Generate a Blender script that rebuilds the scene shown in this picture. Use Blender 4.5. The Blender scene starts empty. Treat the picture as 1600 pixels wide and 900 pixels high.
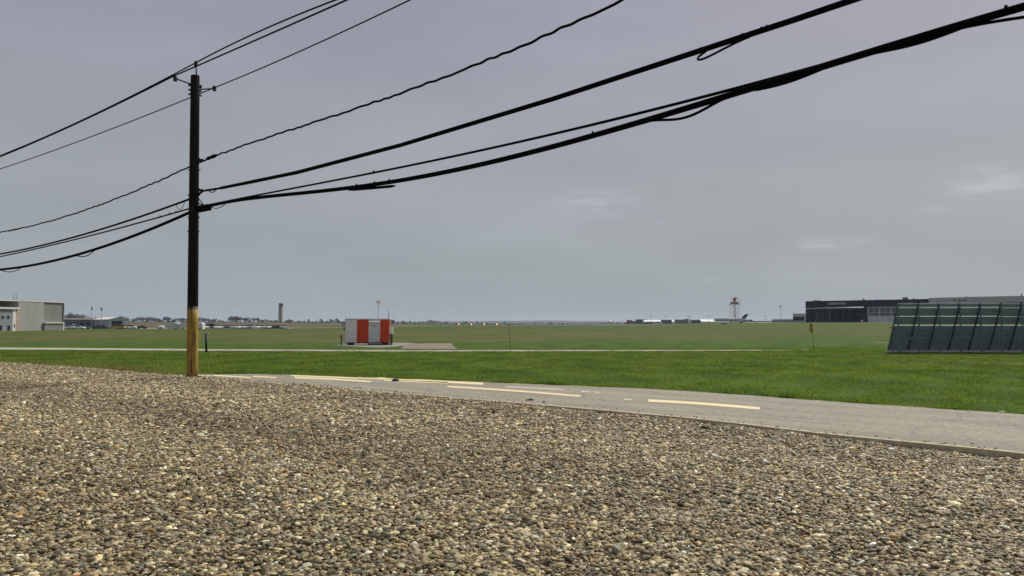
import bpy, math, random
import numpy as np
from mathutils import Vector, Matrix
R = math.radians
random.seed(7); rng = np.random.default_rng(7)
SC = bpy.context.scene
COL = SC.collection

# ------------------------------------------------------------------ camera
F = 1244.0; HY = 504.0; H = 1.75
PITCH = math.atan((HY - 450) / F)
cam = bpy.data.cameras.new('camera'); camo = bpy.data.objects.new('camera', cam); COL.objects.link(camo)
cam.sensor_width = 36; cam.lens = 36 * F / 1600
cam.clip_start = .05; cam.clip_end = 30000
camo.location = (0, 0, H); camo.rotation_euler = (math.pi/2 + PITCH, 0, 0)
SC.camera = camo
SC.render.resolution_x = 1024; SC.render.resolution_y = 576

# ------------------------------------------------------------------ light
SUN_AZ, SUN_EL = 40, 48            # azimuth from +Y (the view) towards +X
sun = bpy.data.lights.new('sun', 'SUN'); suno = bpy.data.objects.new('sun', sun); COL.objects.link(suno)
sun.energy = 4.0; sun.angle = R(9); sun.color = (1, .95, .86)
d = Vector((math.sin(R(SUN_AZ))*math.cos(R(SUN_EL)), math.cos(R(SUN_AZ))*math.cos(R(SUN_EL)), math.sin(R(SUN_EL))))
suno.rotation_euler = (-d).to_track_quat('-Z', 'Y').to_euler()
suno.location = d * 50
SC.view_settings.view_transform = 'Standard'; SC.view_settings.look = 'None'
SC.view_settings.gamma = 1; SC.view_settings.exposure = 0.0; SC.view_settings.use_curve_mapping = False

w = bpy.data.worlds.new('World'); SC.world = w; w.use_nodes = True
nt = w.node_tree; nt.nodes.clear()
def N(nt, t, **k):
    n = nt.nodes.new(t)
    for a, b in k.items():
        if a.startswith('i_'):
            key = a[2:]; n.inputs[int(key) if key.isdigit() else key].default_value = b
        else: setattr(n, a, b)
    return n
def world_sky():
    L = nt.links.new
    out = N(nt, 'ShaderNodeOutputWorld'); bg = N(nt, 'ShaderNodeBackground'); bg.inputs['Strength'].default_value = .1
    sky = N(nt, 'ShaderNodeTexSky', sky_type='NISHITA', sun_disc=False)
    sky.sun_elevation = R(SUN_EL); sky.sun_rotation = R(SUN_AZ); sky.dust_density = 4; sky.air_density = 1.2
    tc = N(nt, 'ShaderNodeTexCoord'); sep = N(nt, 'ShaderNodeSeparateXYZ'); L(tc.outputs['Generated'], sep.inputs[0])
    ramp = N(nt, 'ShaderNodeValToRGB'); L(sep.outputs['Z'], ramp.inputs[0])
    e = ramp.color_ramp.elements
    e[0].position = 0; e[0].color = (.345, .385, .415, 1)
    e[1].position = 1; e[1].color = (.33, .33, .39, 1)
    for p, c in ((.06, (.32, .36, .39, 1)), (.17, (.322, .345, .375, 1)), (.34, (.305, .307, .368, 1))):
        q = e.new(p); q.color = c
    mul = N(nt, 'ShaderNodeVectorMath', operation='SCALE'); mul.inputs['Scale'].default_value = 10.5
    L(ramp.outputs[0], mul.inputs[0])
    mix = N(nt, 'ShaderNodeMix', data_type='RGBA'); mix.inputs[0].default_value = .92
    L(sky.outputs[0], mix.inputs[6]); L(mul.outputs[0], mix.inputs[7])
    # broad, barely visible variation of the overcast
    mp = N(nt, 'ShaderNodeMapping'); mp.inputs['Scale'].default_value = (1, 1, 4.0); L(tc.outputs['Generated'], mp.inputs[0])
    nz = N(nt, 'ShaderNodeTexNoise'); nz.inputs['Scale'].default_value = 3.2; nz.inputs['Detail'].default_value = 4; L(mp.outputs[0], nz.inputs['Vector'])
    mr = N(nt, 'ShaderNodeMapRange'); mr.inputs[1].default_value = .3; mr.inputs[2].default_value = .7; mr.inputs[3].default_value = .94; mr.inputs[4].default_value = 1.06
    L(nz.outputs[0], mr.inputs[0])
    # thin brighter cloud streaks, each an ellipse of direction broken up by noise
    nz2 = N(nt, 'ShaderNodeTexNoise'); nz2.inputs['Scale'].default_value = 22; nz2.inputs['Detail'].default_value = 6
    mp2 = N(nt, 'ShaderNodeMapping'); mp2.inputs['Scale'].default_value = (1, 1, 5); L(tc.outputs['Generated'], mp2.inputs[0]); L(mp2.outputs[0], nz2.inputs['Vector'])
    acc = None
    for az, el, wa, we, amp in ((6.0, 8.5, 4.2, 1.2, .24), (31.0, 8.7, 3.2, 1.3, .24), (28.0, 7.1, 1.6, .35, .14), (21.8, 5.3, 3.6, .6, .22),
                                (26.7, 4.6, 2.6, .25, .12), (11.0, 7.0, 2.2, .4, .08), (-4, 3.4, 6, .5, .08), (18, 3.0, 9, .5, .06), (-26, 5, 6, .8, .06)):
        c = Vector((math.sin(R(az))*math.cos(R(el)), math.cos(R(az))*math.cos(R(el)), math.sin(R(el))))
        sb = N(nt, 'ShaderNodeVectorMath', operation='SUBTRACT'); L(tc.outputs['Generated'], sb.inputs[0]); sb.inputs[1].default_value = c
        sc = N(nt, 'ShaderNodeVectorMath', operation='MULTIPLY'); L(sb.outputs[0], sc.inputs[0]); sc.inputs[1].default_value = (1/math.sin(R(wa)), 1/math.sin(R(wa)), 1/math.sin(R(we)))
        ln = N(nt, 'ShaderNodeVectorMath', operation='LENGTH'); L(sc.outputs[0], ln.inputs[0])
        m = N(nt, 'ShaderNodeMapRange', interpolation_type='SMOOTHSTEP'); L(ln.outputs['Value'], m.inputs[0])
        m.inputs[1].default_value = 1.15; m.inputs[2].default_value = .1; m.inputs[3].default_value = 0; m.inputs[4].default_value = amp
        if acc is None: acc = m.outputs[0]
        else:
            a = N(nt, 'ShaderNodeMath', operation='ADD'); L(acc, a.inputs[0]); L(m.outputs[0], a.inputs[1]); acc = a.outputs[0]
    n2 = N(nt, 'ShaderNodeMapRange', interpolation_type='SMOOTHSTEP'); L(nz2.outputs[0], n2.inputs[0]); n2.inputs[1].default_value = .36; n2.inputs[2].default_value = .66; n2.inputs[3].default_value = .15
    am = N(nt, 'ShaderNodeMath', operation='MULTIPLY'); L(acc, am.inputs[0]); L(n2.outputs[0], am.inputs[1])
    ad = N(nt, 'ShaderNodeMath', operation='ADD'); L(am.outputs[0], ad.inputs[0]); L(mr.outputs[0], ad.inputs[1])
    fin = N(nt, 'ShaderNodeVectorMath', operation='SCALE'); L(mix.outputs[2], fin.inputs[0]); L(ad.outputs[0], fin.inputs['Scale'])
    L(fin.outputs[0], bg.inputs[0]); L(bg.outputs[0], out.inputs[0])
world_sky()

# ------------------------------------------------------------------ helpers
def ray(px, py):
    x = (px-800)/F; v = (450-py)/F; c, s = math.cos(PITCH), math.sin(PITCH)
    return Vector((x, c - v*s, s + v*c))
def at(px, py, dep):
    r = ray(px, py); return Vector((0, 0, H)) + r*(dep/r.y)
def onz(px, py, z=0.):
    r = ray(px, py); t = (z-H)/r.z; return Vector((0, 0, H)) + r*t
def xof(px, py, dep):
    return at(px, py, dep).x
# terrain: heights at distances (rows) and bearings (columns), metres; gently rolling airfield
TC = [-500, 110, 450, 600, 700, 900, 1050, 1170, 1260, 1450, 2200]
def zz(y, d): return H - (y-HY)*d/F
TD = [0, 30, 82, 150, 240, 350, 450, 600, 900, 1500, 4000, 12000]
TZ = [[0]*11, [0]*11,
      [-.60]*4 + [-.56, -.46, -.36, -.28, -.22, -.18, -.15],
      [-.66, -.66, -.64, -.60, -.55, -.45, -.30, -.10, 0, .1, .1],
      [zz(v, 240) for v in (517, 516.3, 516, 514.5, 513, 512.5, 511.5, 510, 509.3, 509, 509)],
      [zz(v, 350) for v in (514.6, 514.3, 513.6, 512, 510.3, 509.6, 509.2, 507, 506.4, 506.3, 506.3)],
      [zz(v, 450) for v in (510, 509.5, 508, 509.6, 508.9, 508.5, 508, 505, 504.2, 503.6, 503.6)],
      [zz(v, 600) for v in (504, 503.8, 504, 506.8, 507.9, 508.0, 506.4, 504, 502.6, 502.2, 502.2)],
      [zz(v, 900) for v in (503.4, 503.4, 503.6, 505.8, 507.2, 507.6, 505.6, 503.6, 502.8, 502.5, 502.5)],
      [zz(v, 1500) for v in (503.6, 503.6, 503.6, 505.2, 506.4, 506.8, 505.6, 503.8, 503.4, 503.3, 503.3)],
      [zz(v, 4000) for v in (504.4, 504.4, 504.4, 504.8, 505.2, 505.2, 504.8, 504.4, 504.4, 504.4, 504.4)], [zz(504.25, 12000)]*11]
TT = np.array([(p-800)/F for p in TC]); TDa = np.array(TD, float); TZa = np.array(TZ, float)
def zt(x, y):
    x = np.asarray(x, float); y = np.asarray(y, float)
    t = np.clip(x/np.maximum(y, 20), TT[0], TT[-1]); dd = np.clip(y, 0, 11999)
    i = np.clip(np.searchsorted(TDa, dd, 'right')-1, 0, len(TD)-2); j = np.clip(np.searchsorted(TT, t, 'right')-1, 0, len(TT)-2)
    a = (dd-TDa[i])/(TDa[i+1]-TDa[i]); b = (t-TT[j])/(TT[j+1]-TT[j])
    a = np.where(i >= 2, a, a)
    return (TZa[i, j]*(1-a)*(1-b)+TZa[i+1, j]*a*(1-b)+TZa[i, j+1]*(1-a)*b+TZa[i+1, j+1]*a*b)
def ztf(x, y): return float(zt(x, y))
def ground(px, dep):           # a point standing on the terrain, in the column px at depth dep
    x = (px-800)/F*dep
    for _ in range(3):
        z = ztf(x, dep); r = ray(px, 450); x = xof(px, HY+(H-z)*F/dep, dep)
    return Vector((x, dep, z))

class MB:
    def __init__(s): s.v = []; s.f = []; s.sm = []; s.mi = []; s.m = 0
    def add(s, vs, fs, smooth=False):
        o = len(s.v); s.v += [tuple(v) for v in vs]; s.f += [tuple(i+o for i in f) for f in fs]; s.sm += [smooth]*len(fs); s.mi += [s.m]*len(fs); return s
    def box(s, x0, x1, y0, y1, z0, z1, M=None):
        vs = [Vector((x, y, z)) for z in (z0, z1) for y in (y0, y1) for x in (x0, x1)]
        if M: vs = [M @ v for v in vs]
        return s.add(vs, [(0, 2, 3, 1), (4, 5, 7, 6), (0, 1, 5, 4), (2, 6, 7, 3), (0, 4, 6, 2), (1, 3, 7, 5)])
    def beam(s, a, b, wd, ht=None):
        a = Vector(a); b = Vector(b); ht = ht or wd; t = (b-a).normalized()
        up = Vector((0, 0, 1)) if abs(t.z) < .9 else Vector((0, 1, 0))
        u = t.cross(up).normalized()*wd/2; v = t.cross(u).normalized()*ht/2
        vs = [p+q for p in (a, b) for q in (-u-v, u-v, u+v, -u+v)]
        return s.add(vs, [(0, 1, 2, 3), (7, 6, 5, 4), (0, 4, 5, 1), (1, 5, 6, 2), (2, 6, 7, 3), (3, 7, 4, 0)])
    def tube(s, pts, rad, n=8, cap=True):
        pts = [Vector(p) for p in pts]; m = len(pts)
        if not hasattr(rad, '__len__'): rad = [rad]*m
        vs = []; ref = None
        for i, p in enumerate(pts):
            t = (pts[min(i+1, m-1)]-pts[max(i-1, 0)]).normalized()
            if ref is None:
                ref = Vector((0, 0, 1)) if abs(t.z) < .9 else Vector((1, 0, 0))
            u = t.cross(ref).normalized(); v = u.cross(t).normalized(); ref = v
            for k in range(n):
                a = 2*math.pi*k/n; vs.append(p+(u*math.cos(a)+v*math.sin(a))*rad[i])
        fs = [(i*n+k, i*n+(k+1) % n, (i+1)*n+(k+1) % n, (i+1)*n+k) for i in range(m-1) for k in range(n)]
        s.add(vs, fs, True)
        if cap:
            o = len(s.v)-len(vs)
            s.f += [tuple(o+k for k in reversed(range(n))), tuple(o+(m-1)*n+k for k in range(n))]; s.sm += [False]*2; s.mi += [s.m]*2
        return s
    def lathe(s, c, prof, n=14):          # profile of (radius, z) about a vertical axis
        c = Vector(c); vs = []
        for r, z in prof:
            for k in range(n):
                a = 2*math.pi*k/n; vs.append(c+Vector((r*math.cos(a), r*math.sin(a), z)))
        m = len(prof)
        fs = [(i*n+k, i*n+(k+1) % n, (i+1)*n+(k+1) % n, (i+1)*n+k) for i in range(m-1) for k in range(n)]
        fs += [tuple(reversed(range(n))), tuple((m-1)*n+k for k in range(n))]
        return s.add(vs, fs, True)
    def prism(s, prof, y0, y1):           # profile in x,z extruded along y
        n = len(prof); vs = [(x, y0, z) for x, z in prof]+[(x, y1, z) for x, z in prof]
        return s.add(vs, [tuple(range(n)), tuple(reversed(range(n, 2*n)))]+[(k, k+n, (k+1) % n+n, (k+1) % n) for k in range(n)])
    def build(s, name, mat, parent=None, bevel=0):
        me = bpy.data.meshes.new(name); me.from_pydata(s.v, [], s.f)
        for m in (mat if isinstance(mat, (list, tuple)) else [mat]): me.materials.append(m)
        me.polygons.foreach_set('use_smooth', s.sm); me.polygons.foreach_set('material_index', s.mi); me.update()
        o = bpy.data.objects.new(name, me); COL.objects.link(o)
        if parent: o.parent = parent
        if bevel:
            b = o.modifiers.new('bevel', 'BEVEL'); b.width = bevel; b.segments = 2; b.limit_method = 'ANGLE'
        return o
def tag(o, label=None, cat=None, group=None, kind=None):
    if label: o['label'] = label
    if cat: o['category'] = cat
    if group: o['group'] = group
    if kind: o['kind'] = kind
    return o
def thing(name, label, cat, loc, rz=0, group=None):
    o = bpy.data.objects.new(name, None); o.empty_display_size = .3; COL.objects.link(o); o.location = loc; o.rotation_euler = (0, 0, rz)
    return tag(o, label, cat, group)
def copy_tree(o, parent=None):
    c = o.copy(); COL.objects.link(c)
    if parent: c.parent = parent
    for ch in [k for k in bpy.data.objects if k.parent == o]: copy_tree(ch, c)
    return c

# ------------------------------------------------------------------ materials
MATS = {}
def mat(name, col, rough=.8, var=.12, scale=3., metal=0., bump=0., stretch=(1, 1, 1), spec=.3, detail=5, col2=None, emit=None, estr=0, trans=0):
    if name in MATS: return MATS[name]
    m = bpy.data.materials.new(name); m.use_nodes = True; t = m.node_tree; L = t.links.new
    b = t.nodes['Principled BSDF']; b.inputs['Roughness'].default_value = rough; b.inputs['Metallic'].default_value = metal
    b.inputs['Specular IOR Level'].default_value = spec
    tc = N(t, 'ShaderNodeTexCoord'); mp = N(t, 'ShaderNodeMapping'); mp.inputs['Scale'].default_value = stretch; L(tc.outputs['Object'], mp.inputs[0])
    nz = N(t, 'ShaderNodeTexNoise'); nz.inputs['Scale'].default_value = scale; nz.inputs['Detail'].default_value = detail; L(mp.outputs[0], nz.inputs['Vector'])
    rp = N(t, 'ShaderNodeValToRGB'); L(nz.outputs[0], rp.inputs[0]); e = rp.color_ramp.elements
    e[0].position = .32; e[1].position = .68
    if col2: e[0].color = (*col, 1); e[1].color = (*col2, 1)
    else: e[0].color = (*[c*(1-var) for c in col], 1); e[1].color = (*[min(1, c*(1+var)) for c in col], 1)
    L(rp.outputs[0], b.inputs['Base Color'])
    if bump:
        bp = N(t, 'ShaderNodeBump'); bp.inputs['Strength'].default_value = bump; bp.inputs['Distance'].default_value = .02; L(nz.outputs[0], bp.inputs['Height']); L(bp.outputs[0], b.inputs['Normal'])
    if emit: b.inputs['Emission Color'].default_value = (*emit, 1); b.inputs['Emission Strength'].default_value = estr
    MATS[name] = m; return m

def mixc(t, fac, a, b):
    n = N(t, 'ShaderNodeMix', data_type='RGBA')
    for s, v in ((0, fac), (6, a), (7, b)):
        if hasattr(v, 'is_linked'): t.links.new(v, n.inputs[s])
        else: n.inputs[s].default_value = v if s == 0 else (*v, 1)
    return n.outputs[2]
def noise(t, vec, scale, detail=4, stretch=None, rough=.55):
    if stretch:
        mp = N(t, 'ShaderNodeMapping'); mp.inputs['Scale'].default_value = stretch; t.links.new(vec, mp.inputs[0]); vec = mp.outputs[0]
    n = N(t, 'ShaderNodeTexNoise'); n.inputs['Scale'].default_value = scale; n.inputs['Detail'].default_value = detail; n.inputs['Roughness'].default_value = rough
    t.links.new(vec, n.inputs['Vector']); return n.outputs[0]
def rng_(t, v, a, b, c=0., d=1., smooth=True):
    m = N(t, 'ShaderNodeMapRange', interpolation_type='SMOOTHSTEP' if smooth else 'LINEAR'); t.links.new(v, m.inputs[0])
    for i, q in enumerate((a, b, c, d)): m.inputs[i+1].default_value = q
    return m.outputs[0]
def math_(t, op, a, b):
    m = N(t, 'ShaderNodeMath', operation=op)
    for i, v in enumerate((a, b)):
        if hasattr(v, 'is_linked'): t.links.new(v, m.inputs[i])
        else: m.inputs[i].default_value = v
    return m.outputs[0]

GREEN = (.043, .080, .007); GREEN2 = (.084, .124, .012); OLIVE = (.074, .094, .020); STRAW = (.150, .118, .060)
def grass_colour(t, pos):
    """colour of the turf: lush green near the path, drier, straw-streaked bands out on the field"""
    sp = N(t, 'ShaderNodeSeparateXYZ'); t.links.new(pos, sp.inputs[0]); Y = sp.outputs['Y']; X = sp.outputs['X']
    n1 = noise(t, pos, .45, 7, (1, .45, 1), .65); n2 = noise(t, pos, 5.5, 4, (1, .5, 1)); n3 = noise(t, pos, .05, 7, (1, .45, 1), .7); n4 = noise(t, pos, .09, 8, (.7, .4, 1), .72)
    c = mixc(t, rng_(t, n1, .36, .62), GREEN, GREEN2)
    c = mixc(t, math_(t, 'MULTIPLY', rng_(t, n2, .50, .70), .6), c, OLIVE)
    # olive beyond the service road
    far = rng_(t, Y, 70, 130)
    c = mixc(t, math_(t, 'MULTIPLY', far, .72), c, OLIVE)
    # dry, straw coloured band across the field
    b1 = math_(t, 'MULTIPLY', rng_(t, Y, 75, 105), rng_(t, Y, 260, 140))
    b2 = math_(t, 'MULTIPLY', b1, rng_(t, X, 50, 12, .15, 1))
    dry = math_(t, 'MULTIPLY', b2, rng_(t, n4, .42, .60))
    c = mixc(t, math_(t, 'MULTIPLY', dry, .68), c, STRAW)
    c = mixc(t, math_(t, 'MULTIPLY', rng_(t, n3, .50, .66), .45), c, (.10, .112, .035))
    # thin worn turf beside the gravel on the left
    e = math_(t, 'ADD', math_(t, 'MULTIPLY', X, .58), math_(t, 'MULTIPLY', Y, .815))   # distance axis across the bed edge
    e = math_(t, 'ADD', e, math_(t, 'MULTIPLY', n1, 2.2))
    left = rng_(t, X, -10.2, -12.5)
    c = mixc(t, math_(t, 'MULTIPLY', math_(t, 'MULTIPLY', rng_(t, e, 20.2, 16.6), left), .6), c, (.125, .10, .035))
    # brown bank and far country
    bank = math_(t, 'MULTIPLY', rng_(t, Y, 372, 400), rng_(t, X, -40, -75))
    c = mixc(t, math_(t, 'MULTIPLY', bank, rng_(t, n4, .3, .6, .75, 1)), c, (.125, .105, .060))
    c = mixc(t, rng_(t, Y, 600, 900), c, (.06, .068, .045))
    return c
def m_ground():
    m = bpy.data.materials.new('turf_ground'); m.use_nodes = True; t = m.node_tree
    b = t.nodes['Principled BSDF']; b.inputs['Roughness'].default_value = .95; b.inputs['Specular IOR Level'].default_value = .1
    g = N(t, 'ShaderNodeTexCoord').outputs['Object']
    c = grass_colour(t, g)
    sp = N(t, 'ShaderNodeSeparateXYZ'); t.links.new(g, sp.inputs[0])
    gm = N(t, 'ShaderNodeMix', data_type='RGBA', blend_type='MULTIPLY'); t.links.new(rng_(t, sp.outputs['Y'], 135, 70, .15, 1), gm.inputs[0]); t.links.new(c, gm.inputs[6]); gm.inputs[7].default_value = (.78, .98, .62, 1); c = gm.outputs[2]
    f = noise(t, g, 9, 6, (1, .35, 1), .7); c2 = mixc(t, rng_(t, f, .3, .75), (.45, .45, .45), (1.5, 1.5, 1.5))
    mm = N(t, 'ShaderNodeMix', data_type='RGBA', blend_type='MULTIPLY'); mm.inputs[0].default_value = .75; t.links.new(c, mm.inputs[6]); t.links.new(c2, mm.inputs[7])
    t.links.new(mm.outputs[2], b.inputs['Base Color'])
    bp = N(t, 'ShaderNodeBump'); bp.inputs['Strength'].default_value = .7; bp.inputs['Distance'].default_value = .06; t.links.new(f, bp.inputs['Height']); t.links.new(bp.outputs[0], b.inputs['Normal'])
    return m
def m_blades():
    m = bpy.data.materials.new('grass_blades'); m.use_nodes = True; t = m.node_tree
    b = t.nodes['Principled BSDF']; b.inputs['Roughness'].default_value = .7; b.inputs['Specular IOR Level'].default_value = .15
    g = N(t, 'ShaderNodeTexCoord').outputs['Object']
    c = grass_colour(t, g)
    at_ = N(t, 'ShaderNodeAttribute', attribute_name='tone')
    mm = N(t, 'ShaderNodeMix', data_type='RGBA', blend_type='MULTIPLY'); mm.inputs[0].default_value = 1; t.links.new(c, mm.inputs[6]); t.links.new(at_.outputs['Color'], mm.inputs[7])
    t.links.new(mm.outputs[2], b.inputs['Base Color'])
    ge = N(t, 'ShaderNodeNewGeometry'); up = N(t, 'ShaderNodeMix', data_type='VECTOR'); up.inputs[0].default_value = .85; up.inputs[5].default_value = (0, 0, 1)
    t.links.new(ge.outputs['Normal'], up.inputs[4]); t.links.new(up.outputs[1], b.inputs['Normal'])
    tr = N(t, 'ShaderNodeBsdfTranslucent'); t.links.new(mm.outputs[2], tr.inputs[0])
    mx = N(t, 'ShaderNodeMixShader'); mx.inputs[0].default_value = .35; t.links.new(b.outputs[0], mx.inputs[1]); t.links.new(tr.outputs[0], mx.inputs[2])
    t.links.new(mx.outputs[0], t.nodes['Material Output'].inputs[0]); return m
def m_pebble():
    m = bpy.data.materials.new('pebble_stone'); m.use_nodes = True; t = m.node_tree
    b = t.nodes['Principled BSDF']; b.inputs['Roughness'].default_value = .6; b.inputs['Specular IOR Level'].default_value = .25
    a = N(t, 'ShaderNodeAttribute', attribute_name='tint', attribute_type='INSTANCER')
    g = N(t, 'ShaderNodeTexCoord').outputs['Object']; f = noise(t, g, 1.6, 4)
    k = mixc(t, rng_(t, f, .3, .7), (.75, .75, .75), (1.2, 1.2, 1.2))
    mm = N(t, 'ShaderNodeMix', data_type='RGBA', blend_type='MULTIPLY'); mm.inputs[0].default_value = 1; t.links.new(a.outputs['Color'], mm.inputs[6]); t.links.new(k, mm.inputs[7])
    t.links.new(mm.outputs[2], b.inputs['Base Color']); return m
def m_bed():
    m = bpy.data.materials.new('gravel_bed'); m.use_nodes = True; t = m.node_tree
    b = t.nodes['Principled BSDF']; b.inputs['Roughness'].default_value = .95
    g = N(t, 'ShaderNodeTexCoord').outputs['Object']
    v = N(t, 'ShaderNodeTexVoronoi'); v.inputs['Scale'].default_value = 38; t.links.new(g, v.inputs['Vector'])
    hs = N(t, 'ShaderNodeSeparateColor'); t.links.new(v.outputs['Color'], hs.inputs[0])
    c = mixc(t, hs.outputs[0], (.018, .014, .009), (.07, .055, .036)); t.links.new(c, b.inputs['Base Color'])
    bp = N(t, 'ShaderNodeBump', invert=True); bp.inputs['Strength'].default_value = 1; bp.inputs['Distance'].default_value = .01; t.links.new(v.outputs['Distance'], bp.inputs['Height']); t.links.new(bp.outputs[0], b.inputs['Normal'])
    return m
def m_path():
    m = bpy.data.materials.new('path_asphalt'); m.use_nodes = True; t = m.node_tree
    b = t.nodes['Principled BSDF']; b.inputs['Roughness'].default_value = .85; b.inputs['Specular IOR Level'].default_value = .25
    g = N(t, 'ShaderNodeTexCoord').outputs['Object']
    mp = N(t, 'ShaderNodeMapping'); mp.inputs['Rotation'].default_value = (0, 0, R(42)); t.links.new(g, mp.inputs[0]); u = mp.outputs[0]
    big = noise(t, u, .7, 7, (.3, 2.2, 1), .7); fine = noise(t, g, 32, 5, None, .8); mid = noise(t, g, 6, 5)
    c = mixc(t, rng_(t, big, .34, .66), (.255, .235, .178), (.360, .330, .250))
    c = mixc(t, math_(t, 'MULTIPLY', rng_(t, fine, .45, .66), .75), c, (.13, .125, .115))
    c = mixc(t, math_(t, 'MULTIPLY', rng_(t, fine, .42, .25), .5), c, (.50, .48, .44))
    c = mixc(t, math_(t, 'MULTIPLY', rng_(t, mid, .52, .72), .3), c, (.20, .19, .175))
    sk = noise(t, u, 16, 7, (.45, 1.3, 1), .8)
    c = mixc(t, math_(t, 'MULTIPLY', rng_(t, sk, .50, .60), .75), c, (.135, .125, .10)); c = mixc(t, math_(t, 'MULTIPLY', rng_(t, sk, .46, .34), .6), c, (.45, .42, .34))
    wn = N(t, 'ShaderNodeTexNoise'); wn.inputs['Scale'].default_value = 1.5; wn.inputs['Detail'].default_value = 5; t.links.new(u, wn.inputs['Vector'])
    wv = N(t, 'ShaderNodeVectorMath', operation='MULTIPLY_ADD'); t.links.new(wn.outputs['Color'], wv.inputs[0]); wv.inputs[1].default_value = (1.2, 1.2, 0); t.links.new(u, wv.inputs[2])
    vo = N(t, 'ShaderNodeTexVoronoi', feature='DISTANCE_TO_EDGE'); vo.inputs['Scale'].default_value = .33; t.links.new(wv.outputs[0], vo.inputs['Vector'])
    c = mixc(t, math_(t, 'MULTIPLY', rng_(t, vo.outputs['Distance'], .007, .002), .4), c, (.07, .065, .055))
    t.links.new(c, b.inputs['Base Color'])
    bp = N(t, 'ShaderNodeBump'); bp.inputs['Strength'].default_value = .5; bp.inputs['Distance'].default_value = .006; t.links.new(fine, bp.inputs['Height']); t.links.new(bp.outputs[0], b.inputs['Normal'])
    return m

M_GROUND = m_ground(); M_BLADES = m_blades(); M_PEB = m_pebble(); M_BED = m_bed(); M_PATH = m_path()
M_KERB = mat('kerb_concrete', (.44, .375, .265), .9, .15, 9, bump=.3)
M_CONC = mat('pale_concrete', (.36, .33, .27), .9, .15, .8, bump=.1)
M_RUNWAY = mat('runway_concrete', (.40, .39, .365), .85, .08, .05)
M_TAN = mat('tan_gravel', (.20, .172, .13), .95, .25, 3, bump=.3)
M_BLACKW = mat('creosote_wood', (.017, .014, .012), .9, spec=.05, var=.4, scale=14, bump=.6, stretch=(1, 1, .06))
M_CABLE = mat('cable_black', (.005, .005, .006), .8, .2, 5, spec=.02)
M_METAL = mat('dull_metal', (.02, .02, .022), .7, .2, 6, spec=.1)
M_PORC = mat('insulator_dark', (.02, .016, .016), .35, .2, 6)
M_WHITE = mat('white_paint', (.70, .70, .67), .5, .05, 1.3)
M_WHITE2 = mat('bright_white', (.80, .80, .80), .5, .04, 1.3)
M_RED = mat('red_paint', (.55, .055, .014), .45, .1, 2.0)
M_DARK = mat('dark_steel', (.03, .033, .036), .6, .3, 3)
M_GREY = mat('grey_steel', (.20, .21, .21), .6, .1, 3)
M_LGREY = mat('light_grey', (.42, .43, .43), .6, .08, 1)
M_GLASS = mat('dark_glass', (.012, .016, .024), .12, .2, 1, spec=.6)
M_NAVY = mat('navy_cladding', (.010, .013, .024), .7, .15, .3, spec=.08)
M_NAVYD = mat('hangar_inside', (.012, .014, .02), .9, .3, .3)
M_YEL = mat('flag_yellow', (.42, .25, .03), .7, .1, 6)
M_ORANGE = mat('flag_orange', (.70, .17, .02), .7, .1, 6)
M_BARK = mat('bark_grey', (.075, .062, .055), .95, .2, 2)
M_TWIG = mat('twig_grey', (.12, .10, .09), .95, .3, .4)
M_CONIF = mat('conifer_green', (.018, .032, .020), .95, .3, .5)
M_SHRUB = mat('shrub_green', (.04, .055, .022), .95, .3, .5)
M_TYRE = mat('tyre', (.02, .02, .02), .9)

def painted_pole_mat():
    m = bpy.data.materials.new('yellow_painted_wood'); m.use_nodes = True; t = m.node_tree
    b = t.nodes['Principled BSDF']; b.inputs['Roughness'].default_value = .75
    g = N(t, 'ShaderNodeTexCoord').outputs['Object']
    n = noise(t, g, 16, 6, (1, 1, .10), .65); n2 = noise(t, g, 4, 5, (1, 1, .35), .7)
    c = mixc(t, rng_(t, n2, .35, .65), (.24, .145, .016), (.40, .26, .035))
    c = mixc(t, rng_(t, n, .52, .64), c, (.055, .036, .016))
    c = mixc(t, math_(t, 'MULTIPLY', rng_(t, n, .40, .28), .5), c, (.16, .13, .03))
    sz = N(t, 'ShaderNodeSeparateXYZ'); t.links.new(g, sz.inputs[0]); n3 = noise(t, g, 22, 4, (1, 1, .3))
    lv = math_(t, 'ADD', sz.outputs['Z'], math_(t, 'MULTIPLY', n3, .22))
    c = mixc(t, rng_(t, lv, 2.26, 2.31), c, (.03, .024, .018)); c = mixc(t, rng_(t, sz.outputs['Z'], .35, .0, 0, .55), c, (.10, .075, .04))
    t.links.new(c, b.inputs['Base Color'])
    bp = N(t, 'ShaderNodeBump'); bp.inputs['Strength'].default_value = .6; bp.inputs['Distance'].default_value = .01; t.links.new(n, bp.inputs['Height']); t.links.new(bp.outputs[0], b.inputs['Normal'])
    return m
M_YPOLE = painted_pole_mat()

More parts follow.
